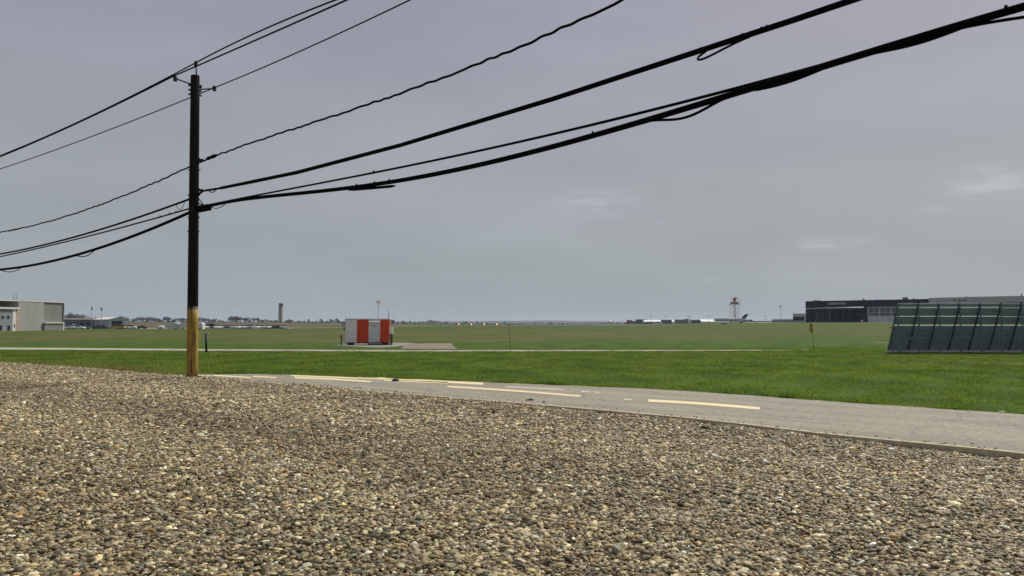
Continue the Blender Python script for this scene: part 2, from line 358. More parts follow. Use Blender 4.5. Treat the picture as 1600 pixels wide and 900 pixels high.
# ------------------------------------------------------------------ terrain
def terrain():
    def axis(lo, hi, step, far):
        a = [0.]; s = step
        while a[-1] < far: a.append(a[-1]+s); s *= 1.045
        return a
    xs = axis(0, 0, 1.2, 7000); xs = np.array([-v for v in reversed(xs[1:])]+xs)
    ys = [-60, -30, -10] + [v*.75 for v in range(0, 40)]
    y = 30.; s = 1.3
    while y < 9000:
        ys.append(y); nxt = y+s; s *= 1.03
        for k in TD:
            if y < k < nxt: nxt = float(k)
        y = nxt
    ys = np.array(ys + [9500.])
    X, Y = np.meshgrid(xs, ys); Z = zt(X, Y)-.3*(Y < turf_y(X)-.15)
    nx, ny = len(xs), len(ys)
    v = np.stack([X, Y, Z], -1).reshape(-1, 3)
    i = np.arange(nx*ny).reshape(ny, nx)
    f = np.stack([i[:-1, :-1], i[:-1, 1:], i[1:, 1:], i[1:, :-1]], -1).reshape(-1, 4)
    me = bpy.data.meshes.new('ground'); me.vertices.add(len(v)); me.vertices.foreach_set('co', v.ravel())
    me.loops.add(f.size); me.loops.foreach_set('vertex_index', f.ravel()); me.polygons.add(len(f))
    me.polygons.foreach_set('loop_start', np.arange(0, f.size, 4)); me.polygons.foreach_set('loop_total', np.full(len(f), 4)); me.update(calc_edges=True)
    me.polygons.foreach_set('use_smooth', [True]*len(f)); me.materials.append(M_GROUND)
    o = bpy.data.objects.new('ground', me); COL.objects.link(o); tag(o, kind='structure')

# path edges, in metres on the flat ground (bearing of the road read off the photograph, laid out as a gentle curve)
def curve_pts(pix, z): return [onz(a, b, z) for a, b in pix]
PZ = .055
NEAR = [(2300, 800), (1950, 752), (1600, 707), (1300, 677.5), (1100, 654.5), (900, 636.5), (750, 624), (600, 612), (450, 600), (300, 589.5), (262, 588)]
FAR = [(2300, 702), (1950, 672), (1600, 647), (1300, 627), (1150, 616), (1000, 607), (800, 598.5), (600, 591), (480, 586.5), (380, 584.2), (262, 585.8)]
def resample(P, n):
    P = [Vector(p) for p in P]; d = [0]
    for a, b in zip(P, P[1:]): d.append(d[-1]+(b-a).length)
    out = []
    for k in range(n):
        s = d[-1]*k/(n-1); i = min(max(np.searchsorted(d, s)-1, 0), len(P)-2); t = (s-d[i])/(d[i+1]-d[i])
        # catmull-rom for a smooth line
        p0, p1, p2, p3 = P[max(i-1, 0)], P[i], P[i+1], P[min(i+2, len(P)-1)]
        out.append(.5*((2*p1)+(p2-p0)*t+(2*p0-5*p1+4*p2-p3)*t*t+(-p0+3*p1-3*p2+p3)*t**3))
    return out
nearP = resample(curve_pts(NEAR, PZ), 60); farP = resample(curve_pts(FAR, PZ), 60)
def strip(name, A, B, z, depth, m, parent=None):
    mb = MB(); n = len(A)
    vs = [(a.x, a.y, z) for a in A]+[(b.x, b.y, z) for b in B]+[(a.x, a.y, z-depth) for a in A]+[(b.x, b.y, z-depth) for b in B]
    fs = []
    for i in range(n-1):
        fs += [(i, i+n, i+n+1, i+1), (i, i+1, i+1+2*n, i+2*n), (i+n, i+3*n, i+3*n+1, i+n+1)]
    fs += [(0, 2*n, 3*n, n), (n-1, 2*n-1, 4*n-1, 3*n-1)]
    mb.add(vs, fs); return mb.build(name, m, parent)
tag(strip('path', nearP, farP, PZ, .3, M_PATH), kind='structure')
# concrete kerb along the gravel side, a real step that the gravel drops away from on the right
kin = []; kout = []
for i, p in enumerate(nearP):
    q = nearP[min(i+1, 59)]-nearP[max(i-1, 0)]; nrm = Vector((q.y, -q.x, 0)).normalized()
    if nrm.y > 0: nrm = -nrm
    kin.append(p-nrm*.0); kout.append(p+nrm*.13)
tag(strip('kerb', kin, kout, PZ+.006, .4, M_KERB), kind='structure')

# road markings (yellow thermoplastic, worn)
def m_mark():
    m = bpy.data.materials.new('marking_yellow'); m.use_nodes = True; t = m.node_tree
    b = t.nodes['Principled BSDF']; b.inputs['Roughness'].default_value = .6
    g = N(t, 'ShaderNodeTexCoord').outputs['Object']; n = noise(t, g, 18, 6, None, .7)
    c = mixc(t, rng_(t, n, .3, .6), (.68, .53, .24), (.78, .66, .38)); c = mixc(t, rng_(t, n, .54, .66), c, (.34, .30, .23))
    t.links.new(c, b.inputs['Base Color']); return m
M_MARK = m_mark(); M_MARKF = mat('marking_faint', (.52, .46, .34), .7, .25, 12)
MARKS = [([(1013, 626), (1075, 629.3), (1125, 633), (1187, 638.3)], 1.9, M_MARK),
         ([(699, 604), (800, 610.5), (907, 619)], 1.25, M_MARK),
         ([(790, 604.2), (880, 609)], .8, M_MARKF), ([(908, 611.5), (922, 612.6)], 1.0, M_MARKF), ([(928, 612.6), (937, 613.6)], .8, M_MARKF), ([(974, 624), (987, 625)], .8, M_MARKF),
         ([(560, 589.6), (620, 592.6), (690, 596.3), (755, 599.8)], 1.7, M_MARK), ([(600, 594.0), (640, 595.8), (700, 598.4)], 1.2, M_MARK),
         ([(455, 586.9), (500, 588.6), (560, 591.2)], 1.0, M_MARK), ([(460, 590.0), (520, 592.6), (580, 596.6)], 1.2, M_MARK),
         ([(333, 586.7), (362, 588.2), (392, 590.2)], .9, M_MARK), ([(395, 588), (432, 590.2)], .9, M_MARK), ([(300, 586.3), (330, 587.2)], .7, M_MARKF)]
for pts, hw, m in MARKS:
    A = resample([onz(x, y-hw, PZ) for x, y in pts], 12); B = resample([onz(x, y+hw, PZ) for x, y in pts], 12)
    tag(strip('road_marking', A, B, PZ+.004, .0035, m), kind='structure')

# gravel bed: between camera and path, running on to the left beside the grass
LEFT_EDGE = [(262, 588), (200, 581.8), (160, 578.4), (100, 573.5), (0, 567.5), (-150, 561), (-400, 552)]
EDGE = [onz(a, b, 0) for a, b in NEAR[:-1]] + [onz(a, b, 0) for a, b in LEFT_EDGE]
EX = np.array([p.x for p in EDGE]); EY = np.array([p.y for p in EDGE]); o_ = np.argsort(EX); EX = EX[o_]; EY = EY[o_]
def edge_y(x): return np.interp(x, EX, EY)
def bed_z(x, y):
    x = np.asarray(x, float); y = np.asarray(y, float)
    e = edge_y(x)-y                               # metres short of the edge
    u = .009*np.sin(x*1.3+.6*y+1.5*np.sin(y*.7))+.008*np.sin(y*1.9-x*.7+1+np.sin(x))+.008*np.sin(2.9*x+1.7*y)+.009*np.sin(5.1*y-3.2*x+2)+.006*np.sin(8.3*x+5*y)*np.sin(6*y-2*x)
    drop = np.interp(x, [-14, -9, -3, 1, 5, 8], [.02, .045, .03, .015, -.012, -.03])
    return drop+u*np.clip(e/1.0, 0, 1)
def bed():
    xs = np.arange(-34, 13, .35); n = 90; vs = []; fs = []
    for x in xs:
        e = edge_y(x)
        for k in range(n):
            y = -8+(e+8)*k/(n-1); vs.append((x, y, float(bed_z(x, y))-.02 if k < n-1 else .005))
    for i in range(len(xs)-1):
        for k in range(n-1): a = i*n+k; fs.append((a, a+n, a+n+1, a+1))
    mb = MB(); mb.add(vs, fs, True); tag(mb.build('gravel_bed', M_BED), kind='structure')
bed()
def pebbles():
    P = []; S = []
    def layer(y0, y1, step, size, zo):
        ys = np.arange(y0, y1, step*.87)
        for r, y in enumerate(ys):
            hw = .66*y+1.6
            x = np.arange(-hw, min(hw, 13), step)+(step/2 if r % 2 else 0)
            x = x+rng.uniform(-.42, .42, len(x))*step; yy = y+rng.uniform(-.42, .42, len(x))*step
            # scattered pebbles spill over the edge onto turf on the left
            lim = edge_y(x)-.005+np.where(x < -10.5, rng.exponential(.05, len(x)), 0)
            k = yy < lim-np.where(x > -9, .14, 0)
            x = x[k]; yy = yy[k]
            s = size*np.exp(rng.normal(0, .36, len(x)))
            P.append(np.stack([x, yy, bed_z(x, yy)+zo+rng.uniform(-.011, .011, len(x))], -1)); S.append(s)
    layer(4.0, 13.0, .0262, .0148, -.008); layer(13.0, 36.0, .0340, .0195, -.009)
    layer(4.0, 13.0, .043, .0160, .009); layer(13., 36., .056, .0210, .011)
    # loose stones strayed onto the path
    i = rng.integers(0, 59, 420); f_ = rng.random(420); q = np.array([(p.x, p.y) for p in nearP]); b_ = q[i]+(q[i+1]-q[i])*f_[:, None]
    dv = q[i+1]-q[i]; nv = np.stack([dv[:, 1], -dv[:, 0]], -1)/np.linalg.norm(dv, axis=1)[:, None]; nv *= np.where(nv[:, 1:2] < 0, -1, 1)
    b_ = b_+nv*(rng.exponential(.16, 420)-.08)[:, None]; P.append(np.stack([b_[:, 0], b_[:, 1], np.full(420, PZ+.008)], -1)); S.append(.011*np.exp(rng.normal(0, .35, 420)))
    P = np.concatenate(P); S = np.clip(np.concatenate(S), .008, .045); n = len(P); print('pebbles', n)
    me = bpy.data.meshes.new('gravel'); me.vertices.add(n); me.vertices.foreach_set('co', P.ravel())
    sc = np.stack([S*rng.uniform(.95, 1.35, n), S*rng.uniform(.75, 1.0, n), S*rng.uniform(.38, .68, n)], -1)
    ro = np.stack([rng.normal(0, .26, n), rng.normal(0, .26, n), rng.uniform(0, 6.28, n)], -1)
    pal = np.array([(.30, .255, .185), (.245, .205, .145), (.19, .155, .105), (.36, .32, .25), (.25, .245, .225), (.16, .155, .145), (.13, .10, .072), (.44, .41, .35), (.34, .27, .17), (.33, .20, .09), (.62, .60, .55), (.10, .10, .11)])
    pr = np.array([.20, .18, .14, .13, .10, .06, .06, .05, .04, .012, .012, .016]); pr /= pr.sum()
    c = pal[rng.choice(len(pal), n, p=pr)]*np.exp(rng.normal(-.07, .52, (n, 1)))*(1+rng.normal(0, .035, (n, 3)))
    c *= np.array([1.07, 1.01, .76]); c *= (1+.10*np.sin(P[:, :1]*.9+P[:, 1:2]*1.1))
    c = np.concatenate([np.clip(c, .01, .85)*1.12, np.ones((n, 1))], -1)
    for nm, ty, ar, key in (('scl', 'FLOAT_VECTOR', sc, 'vector'), ('rot', 'FLOAT_VECTOR', ro, 'vector'), ('tint', 'FLOAT_COLOR', c, 'color')):
        a = me.attributes.new(nm, ty, 'POINT'); a.data.foreach_set(key, ar.astype(np.float32).ravel())
    a = me.attributes.new('pick', 'INT', 'POINT'); a.data.foreach_set('value', rng.integers(0, 7, n).astype(np.int32))
    o = bpy.data.objects.new('gravel', me); COL.objects.link(o); tag(o, 'brown and grey river pebbles filling the foreground up to the path', 'gravel', kind='stuff'); me.materials.append(M_PEB)
    g = bpy.data.node_groups.new('pebble_scatter', 'GeometryNodeTree')
    g.interface.new_socket('Geometry', in_out='INPUT', socket_type='NodeSocketGeometry'); g.interface.new_socket('Geometry', in_out='OUTPUT', socket_type='NodeSocketGeometry')
    L = g.links.new; gi = N(g, 'NodeGroupInput'); go = N(g, 'NodeGroupOutput')
    jn = N(g, 'GeometryNodeJoinGeometry')
    for k in range(7):
        ic = N(g, 'GeometryNodeMeshIcoSphere'); ic.inputs['Subdivisions'].default_value = 3; ic.inputs['Radius'].default_value = 1
        ps = N(g, 'GeometryNodeInputPosition'); nz = N(g, 'ShaderNodeTexNoise', noise_dimensions='3D'); nz.inputs['Scale'].default_value = .85; nz.inputs['Detail'].default_value = 1.5
        ad = N(g, 'ShaderNodeVectorMath', operation='ADD'); ad.inputs[1].default_value = (k*13.1, k*5.7, k*3.3); L(ps.outputs[0], ad.inputs[0]); L(ad.outputs[0], nz.inputs['Vector'])
        m1 = N(g, 'ShaderNodeMath', operation='MULTIPLY_ADD'); L(nz.outputs[0], m1.inputs[0]); m1.inputs[1].default_value = 1.5; m1.inputs[2].default_value = .25
        sc_ = N(g, 'ShaderNodeVectorMath', operation='SCALE'); L(ps.outputs[0], sc_.inputs[0]); L(m1.outputs[0], sc_.inputs['Scale'])
        sp = N(g, 'GeometryNodeSetPosition'); L(ic.outputs[0], sp.inputs[0]); L(sc_.outputs[0], sp.inputs['Position'])
        sh = N(g, 'GeometryNodeSetShadeSmooth'); L(sp.outputs[0], sh.inputs[0])
        sm = N(g, 'GeometryNodeSetMaterial'); sm.inputs['Material'].default_value = M_PEB; L(sh.outputs[0], sm.inputs[0])
        ti = N(g, 'GeometryNodeGeometryToInstance'); L(sm.outputs[0], ti.inputs[0]); L(ti.outputs[0], jn.inputs[0])
    def attr(nm, ty): a = N(g, 'GeometryNodeInputNamedAttribute', data_type=ty); a.inputs['Name'].default_value = nm; return a.outputs[0]
    ip = N(g, 'GeometryNodeInstanceOnPoints'); L(gi.outputs[0], ip.inputs['Points']); L(jn.outputs[0], ip.inputs['Instance']); ip.inputs['Pick Instance'].default_value = True
    L(attr('pick', 'INT'), ip.inputs['Instance Index']); L(attr('scl', 'FLOAT_VECTOR'), ip.inputs['Scale'])
    er = N(g, 'FunctionNodeEulerToRotation'); L(attr('rot', 'FLOAT_VECTOR'), er.inputs[0]); L(er.outputs[0], ip.inputs['Rotation'])
    L(ip.outputs[0], go.inputs[0])
    md = o.modifiers.new('scatter', 'NODES'); md.node_group = g
pebbles()

# grass blades on the near turf
FEX = np.array([p.x for p in farP]); FEY = np.array([p.y for p in farP]); k_ = np.argsort(FEX); FEX = FEX[k_]; FEY = FEY[k_]
def turf_y(x):
    """near limit of the turf: the far edge of the path, or the edge of the gravel left of it"""
    return np.where(x > FEX[0], np.interp(x, FEX, FEY), edge_y(x))
terrain()
def blades():
    P = []; Hh = []; W = []
    def scatter(n, y0, y1, edge=None, h=.06, wd=.010):
        y = rng.uniform(y0, y1, n) if edge is None else None
        if edge is None: x = rng.uniform(-1, 1, n)*(.68*y+2)
        else:
            x = rng.uniform(y0, y1, n); y = turf_y(x)-.03+rng.exponential(edge, n)
        t = turf_y(x)
        wob = .06*np.sin(x*2.3)+.05*np.sin(x*7.7+1)+.04*np.sin(x*17)+.03*np.sin(x*31)-.03
        k = (y > t+wob-.04) & (np.abs(x) < .70*y+2)
        x = x[k]; y = y[k]
        k2 = rng.random(len(x)) < np.clip((64-y)/11, 0, 1); x = x[k2]; y = y[k2]
        cl = .75+.35*np.sin(x*.9+1.3*y)*np.sin(y*.8-x*.5)+.25*np.sin(x*3.3-y*2.1)
        cl = np.clip(cl, .35, 1.4)
        P.append(np.stack([x, y], -1)); Hh.append(h*cl*np.exp(rng.normal(0, .25, len(x)))); W.append(np.full(len(x), wd)*(y/25)**.5)
    scatter(300000, 11, 30, None, .042, .010); scatter(430000, 28, 63, None, .045, .015)
    scatter(80000, -14, 16, .13, .105, .010); scatter(25000, -36, -11, .2, .06, .012)
    P = np.concatenate(P); h = np.concatenate(Hh); wd = np.concatenate(W); n = len(P); print('blades', n)
    z0 = zt(P[:, 0], P[:, 1])-.004
    a = rng.uniform(0, 6.28, n); b = a+rng.normal(1.57, .6, n); ln = np.abs(rng.normal(.35, .3, n))*h
    v = np.zeros((n, 3, 3))
    v[:, 0, 0] = P[:, 0]-np.cos(a)*wd; v[:, 0, 1] = P[:, 1]-np.sin(a)*wd; v[:, 1, 0] = P[:, 0]+np.cos(a)*wd; v[:, 1, 1] = P[:, 1]+np.sin(a)*wd
    v[:, 2, 0] = P[:, 0]+np.cos(b)*ln; v[:, 2, 1] = P[:, 1]+np.sin(b)*ln
    v[:, 0, 2] = z0; v[:, 1, 2] = z0; v[:, 2, 2] = z0+h
    me = bpy.data.meshes.new('grass'); me.vertices.add(3*n); me.vertices.foreach_set('co', v.ravel())
    me.loops.add(3*n); me.loops.foreach_set('vertex_index', np.arange(3*n)); me.polygons.add(n)
    me.polygons.foreach_set('loop_start', np.arange(0, 3*n, 3)); me.polygons.foreach_set('loop_total', np.full(n, 3)); me.update(calc_edges=True)
    t = np.exp(rng.normal(.80, .19, n)); c = np.stack([t*(1+rng.normal(.0, .14, n)), t, t*.9, np.ones(n)], -1)
    at_ = me.attributes.new('tone', 'FLOAT_COLOR', 'POINT'); at_.data.foreach_set('color', np.repeat(c, 3, 0).astype(np.float32).ravel())
    me.materials.append(M_BLADES); o = bpy.data.objects.new('grass', me); COL.objects.link(o)
    tag(o, 'short green mown grass beyond the path', 'grass', kind='stuff')
blades()

# service road across the field, shelter pad, driveway, apron, runway
def ribbon(name, pts, wpx, m, lift, n=60, kind='structure', depth=.3, jag=0):
    """pts: (column, depth, half width in metres)"""
    A = []; B = []
    C = [Vector((ground(p, d_).x, d_, hw)) for p, d_, hw in pts]; C = resample(C, n)
    vs = []; fs = []
    for i, c in enumerate(C):
        j1 = jag*random.uniform(-1, 1); j2 = jag*random.uniform(-1, 1)
        hw = max(c.z, .02)
        for yy in (c.y-hw+j1, c.y+hw+j2):
            vs += [(c.x, yy, ztf(c.x, yy)+lift)]
        for yy in (c.y-hw+j1, c.y+hw+j2): vs += [(c.x, yy, ztf(c.x, yy)+lift-depth)]
    for i in range(n-1):
        a = 4*i; b = a+4; fs += [(a, b, b+1, a+1), (a, a+2, b+2, b), (a+1, b+1, b+3, a+3)]
    fs += [(0, 1, 3, 2), (4*n-4, 4*n-2, 4*n-1, 4*n-3)]
    mb = MB(); mb.add(vs, fs); return tag(mb.build(name, m), kind=kind)
ribbon('service_road', [(-300, 69.5, 3.6), (0, 66.5, 3.4), (300, 61.5, 2.6), (600, 58.6, 2.1), (800, 57.0, 1.9), (1000, 55.0, 1.35), (1180, 53.6, .75), (1215, 53.5, .5)], 0, M_CONC, .02, 160, jag=.12)
for a, b in ((1218, 1226), (1231, 1238), (1252, 1262)):
    ribbon('service_road', [(a, 53.3, .35), (b, 53.3, .3)], 0, M_CONC, .02, 6, jag=.1)
ribbon('service_road', [(1366, 76, .4), (1400, 76, .4), (1700, 76, .4)], 0, M_CONC, .02, 20)
# brown patch of drive between road and shelter, pale rim of the shelter pad
def patch(name, pix, z, m, lift=.02):
    P = [onz(a, b, z) for a, b in pix]
    for _ in range(4): P = [onz(a, b, ztf(p.x, p.y)) for (a, b), p in zip(pix, P)]
    P = [Vector((p.x, p.y, ztf(p.x, p.y)+lift)) for p in P]; n = len(P)
    mb = MB(); c = sum(P, Vector())/n; c.z = ztf(c.x, c.y)+lift
    vs = P+[c]; fs = [(i, (i+1) % n, n) for i in range(n)]
    lo = [p-Vector((0, 0, .3)) for p in P]; vs += lo; fs += [(i, i+n+1, (i+1) % n+n+1, (i+1) % n) for i in range(n)]
    mb.add(vs, fs); return tag(mb.build(name, m), kind='structure')
patch('driveway', [(626, 545.5), (631, 541), (637, 538), (665, 536.8), (706, 536.8), (707, 540), (713, 545), (722, 546)], -.3, M_TAN, .035)
patch('shelter_pad', [(513, 540.3), (530, 538.5), (545, 536.5), (600, 535.5), (640, 536.2), (650, 537.2), (632, 540), (612, 542.2), (590, 543.2), (560, 542)], -.36, mat('pad_gravel', (.235, .22, .185), .95, .3, 3), .03)
# apron in front of the dark hangar, taxiways and runway strips farther out
def quad_strip(name, pts, m, lift, n=40):   # pts: (column, near depth, far depth)
    return ribbon(name, [(p, (a+b)/2, (b-a)/2) for p, a, b in pts], 0, m, lift, n, depth=.8)
quad_strip('apron', [(1165, 505, 640), (1260, 436, 600), (1400, 430, 560), (1700, 425, 520), (2300, 420, 500)], M_RUNWAY, .12)
quad_strip('runway', [(690, 462, 475), (800, 470, 500), (950, 462, 492), (1030, 452, 470), (1060, 450, 455)], M_RUNWAY, .12)
quad_strip('runway', [(815, 600, 760), (860, 585, 800), (950, 585, 780), (975, 600, 740)], M_RUNWAY, .25)
quad_strip('taxiway', [(440, 356, 362), (540, 360, 366), (620, 395, 402), (700, 458, 466)], M_CONC, .12)
quad_strip('parking_lot', [(96, 335, 372), (200, 335, 372), (330, 338, 370), (460, 345, 368)], mat('parking_asphalt', (.20, .195, .19), .9), .08)
quad_strip('road', [(-300, 596, 604), (180, 596, 604), (450, 598, 606), (540, 640, 650)], M_RUNWAY, .25)

# ------------------------------------------------------------------ utility pole and its lines
PB = onz(300, 592, 0); PD = PB.y
top = at(305, 118, PD)
PT = Vector((top.x, PD, top.z))
def polepos(z): return PB.lerp(PT, z/PT.z)
pole = thing('utility_pole', 'tall dark wooden utility pole with its foot painted yellow, at the gravel edge', 'utility pole', PB)
loc = lambda v: Vector(v)-PB
mb = MB(); zs = [0, 1, 2.2, 4, 6, 8, PT.z-.02, PT.z]
rad = lambda z: .170-.036*z/PT.z
mb.tube([loc(polepos(z)) for z in [-.4]+zs], [rad(z) for z in [0]+zs[:-1]]+[.118], 20); mb.build('shaft', M_BLACKW, pole)
mb = MB(); zy = at(300, 479, PD).z
mb.tube([loc(polepos(z)) for z in (-.3, .3, 1, 1.7, zy)], [rad(z)+.004 for z in (0, .3, 1, 1.7, zy)], 24); mb.build('painted_base', M_YPOLE, pole)
PERP = Vector((.72, .69, 0)).normalized()
def insulator(base, tip, r=.07):
    """a bracket rod and a ribbed post insulator at its end"""
    base = Vector(base); tip = Vector(tip); b = MB(); b.tube([loc(base), loc(base.lerp(tip, .92))], .022, 8); bo = b.build('bracket', M_METAL, pole)
    q = MB(); z = [(-.09, .035), (-.07, r), (-.05, .045), (-.02, r*1.05), (0, .045), (.03, r), (.05, .05), (.085, .03)]
    q.lathe(loc(tip), [(a, h_) for h_, a in z]); q.build('insulator', M_PORC, pole)
LTIP = at(271, 119, PD-.65); RTIP = at(335, 137, PD+.65); TTIP = at(306, 98, PD)
insulator(polepos(PT.z-.32), LTIP-Vector((-.04, -.04, .06))); insulator(polepos(PT.z-.46), RTIP-Vector((.0, 0, .02))); insulator(polepos(PT.z-.1)+Vector((.05, 0, 0)), TTIP-Vector((0, 0, .03)), .06)
for z in (PT.z-.30, PT.z-.48, PT.z-.62): mb = MB(); mb.tube([loc(polepos(z)-Vector((.17, .1, 0))), loc(polepos(z)+Vector((.17, .1, 0)))], .03, 6); mb.build('bolt', M_METAL, pole)
mb = MB(); mb.tube([loc(polepos(PT.z-.33)-PERP*.2), loc(polepos(PT.z-.33)+PERP*.2)], .05, 6); mb.build('bolt', M_METAL, pole)
for z in (6.55, 5.75, 5.05, 4.6): mb = MB(); mb.tube([loc(polepos(z)-Vector((.2, 0, 0))), loc(polepos(z)+Vector((.2, 0, 0)))], .018, 6); mb.build('bolt', M_METAL, pole)
ZD, ZE, ZG = at(312, 251, PD).z, at(312, 298, PD).z, at(312, 325, PD).z
for z, L_ in ((ZD, .32), (ZE, .30), (ZG, .26)):
    b = MB(); b.tube([loc(polepos(z)), loc(polepos(z)+Vector((L_, -.12, 0)))], .04, 8); b.tube([loc(polepos(z)+Vector((.12, -.1, -.07))), loc(polepos(z)+Vector((.2, -.12, .07)))], .03, 6); b.build('bracket', M_METAL, pole)
b = MB(); b.beam(loc(at(308, 327.5, PD-.15)), loc(at(328, 323.5, PD-.35)), .16, .19); b.build('splice_box', M_CABLE, pole, .02)
b = MB(); b.tube([loc(at(308, 306, PD-.1)), loc(at(313, 314, PD-.2)), loc(at(318, 320, PD-.3))], .016, 6); b.tube([loc(at(308, 317, PD-.1)), loc(at(318, 321, PD-.2))], .022, 6); b.build('guy_strap', M_METAL, pole)
for z, dx in ((.9, .03), (1.6, -.02)):
    b = MB(); b.beam(loc(polepos(z)+Vector((dx-.02, -rad(z)-.006, -.05))), loc(polepos(z)+Vector((dx+.02, -rad(z)-.006, .05))), .004, .01); b.build('staple', M_METAL, pole)

RD = Vector((.70, -.714, 0)).normalized(); LD = Vector((-.79, .613, 0)).normalized()
def onplane(px, py, org, dr):
    r = ray(px, py); nrm = Vector((-dr.y, dr.x, 0)); c = Vector((0, 0, H))
    t = (org-c).dot(nrm)/r.dot(nrm); p = c+r*t; return p, (p-org).dot(dr)
def span(pix, org, dr, end, deg=2, a0=None):
    """a hanging span: a parabola in the vertical plane of the line, from its attachment outwards"""
    U = [0.]; Z = [org.z]; Wt = [8.]
    for px, py in pix:
        p, u = onplane(px, py, org, dr); U.append(u); Z.append(p.z); Wt.append(1)
    c = np.polyfit(U, Z, min(deg, len(U)-1), w=Wt)
    us = np.linspace(0, end, int(end/.22)+2)
    return [Vector((org.x+dr.x*u, org.y+dr.y*u, float(np.polyval(c, u)))) for u in us]
def wire(name, label, L_, R_, r, cat='power line', orgL=None, orgR=None, twist=0, deg=2, rr=None):
    a = span(L_, orgL, LD, 48, 2); b = span(R_, orgR, RD, 33, deg)
    if orgL == orgR: pts = list(reversed(a))+b[1:]
    else: pts = list(reversed(a))+b
    rads = r
    if twist:
        q = []
        for p0, p1 in zip(pts, pts[1:]): q += [p0.lerp(p1, k/4) for k in range(4)]
        pts = [p+Vector((math.cos(i*.72)*twist*.5, 0, twist*math.sin(i*.62+1.6*math.sin(i*.083)+math.sin(i*.19))*(.75+.45*math.sin(i*.13)*math.sin(i*.047))+.8*twist*math.sin(i*.17))) for i, p in enumerate(q)]
    m = MB(); m.tube(pts, rads, 7); o = m.build(name, M_CABLE); tag(o, label, cat, 'lines strung along the utility pole'); return o, a, b
o0 = Vector(PT)
wire('power_line', 'highest thin wire, carried by the insulator on the very top of the pole', [(200, 152.5), (100, 201), (0, 243)], [(400, 51), (470, 22), (523, 0)], .022, orgL=TTIP, orgR=TTIP)
wire('power_line', 'thin wire held by the left side insulator below the pole top', [(200, 154), (100, 202.5), (0, 245)], [(306, 103), (430, 50), (541, 0)], .022, orgL=LTIP, orgR=LTIP)
wire('power_line', 'thin wire held by the right side insulator and passing behind the pole', [(295, 152.5), (150, 211), (0, 264)], [(430, 97), (540, 48), (640, 0)], .018, orgL=RTIP, orgR=RTIP)
A_ = at(318, 251, PD-.1)
D = wire('service_cable', 'wavy twisted cable running alone below the pole top wires', [(293, 260), (220, 295), (100, 339), (0, 363)], [(430, 211), (570, 165), (700, 117), (850, 59), (970, 0)], .025, 'cable', orgL=polepos(at(300, 257, PD).z), orgR=A_, twist=.011, deg=3)
A_ = at(318, 298, PD-.1)
E = wire('telephone_cable', 'thick cable just below the wavy one, with a hanging loop near the top right', [(288, 313), (200, 346), (100, 374), (0, 397)], [(500, 262), (700, 202), (1000, 114), (1100, 79), (1200, 43), (1330, 0)], .034, 'cable', orgL=polepos(at(300, 308.5, PD).z), orgR=A_, deg=3)
A_ = at(326, 320, PD-.15)
Fw = wire('telephone_cable', 'thin cable that merges into the heavy cable bundle on the right', [(288, 328), (150, 366), (0, 401)], [(585, 270), (850, 211), (1000, 176), (1100, 154), (1200, 125), (1400, 66), (1600, 11)], .025, 'cable', orgL=polepos(at(300, 324, PD).z), orgR=A_, deg=3)
A_ = at(326, 322, PD-.25)
G = wire('cable_bundle', 'heaviest and lowest cable bundle, sagging across the whole picture', [(288, 333), (200, 371), (120, 399), (0, 421)], [(500, 299), (600, 285), (750, 258), (930, 208), (1050, 179), (1150, 147), (1300, 97), (1450, 52), (1600, 12)], .050, 'cable', orgL=polepos(at(300, 329, PD).z), orgR=A_, deg=4)
# lashed extras belonging to the cables: splice cases, slack loops, clips
def colof(p):
    v = p-Vector((0, 0, H)); y = v.y*math.cos(PITCH)+v.z*math.sin(PITCH)
    return 800+F*v.x/y if y > .5 else None
def locate(pts, px):
    for i in range(len(pts)-1):
        a, b = colof(pts[i]), colof(pts[i+1])
        if a is None or b is None: continue
        if min(a, b) <= px <= max(a, b): return i+(px-a)/(b-a) if b != a else i
    return len(pts)-1.001
def pat(pts, f): i = min(int(f), len(pts)-2); return pts[i].lerp(pts[i+1], f-i)
def nearest(pts, px): return pat(pts, locate(pts, px))
def follow(pts, px0, px1, off):
    a, b = sorted((locate(pts, px0), locate(pts, px1))); n = 40
    return [pat(pts, a+(b-a)*k/n)+Vector((0, 0, -off(k/n))) for k in range(n+1)]
def extra(name, pts, r, parent, label=None):
    m = MB(); m.tube(pts, r, 7); o = m.build(name, M_CABLE, parent)
    if label: o['label'] = label
    return o
def dens(P, n):
    return resample(P, n)
Go, GL, GR = G; Eo, EL, ER = E; Fo, FL, FR = Fw; Do, DL, DR = D
extra('splice_case', dens(follow(GR, 545, 618, lambda t: .05+.055*t), 12), [.02]+[.033]*9+[.035, .012], Go)
extra('slack_loop', dens(follow(GR, 1015, 1140, lambda t: .03+.11*math.sin(math.pi*min(1, t*1.05))**1.5), 22), .022, Go)
extra('slack_loop', dens([nearest(ER, a)-Vector((0, 0, b)) for a, b in ((1103, .03), (1096, .06), (1090, .09), (1091, .125), (1098, .135), (1108, .125), (1122, .10), (1138, .07), (1155, .045), (1172, .03))], 30), .018, Eo)
extra('slack_loop', dens(follow(GR, 1180, 1500, lambda t: .03+.03*math.sin(3*math.pi*t)), 40), .032, Go)
extra('loose_strand', dens(follow(GR, 1500, 1680, lambda t: .04+.17*t**1.3), 20), .020, Go)
extra('slack_loop', dens(follow(GL, 120, 148, lambda t: .03+.12*math.sin(math.pi*t)), 12), .018, Go)
extra('slack_loop', dens(follow(GL, 2, 34, lambda t: .03+.12*math.sin(math.pi*t)), 12), .016, Go)
extra('slack_loop', dens(follow(EL, 276, 288, lambda t: .03+.19*math.sin(math.pi*t)**.6), 12), .009, Eo)
extra('slack_loop', dens(follow(ER, 326, 338, lambda t: .02+.07*math.sin(math.pi*t)), 10), .016, Eo)
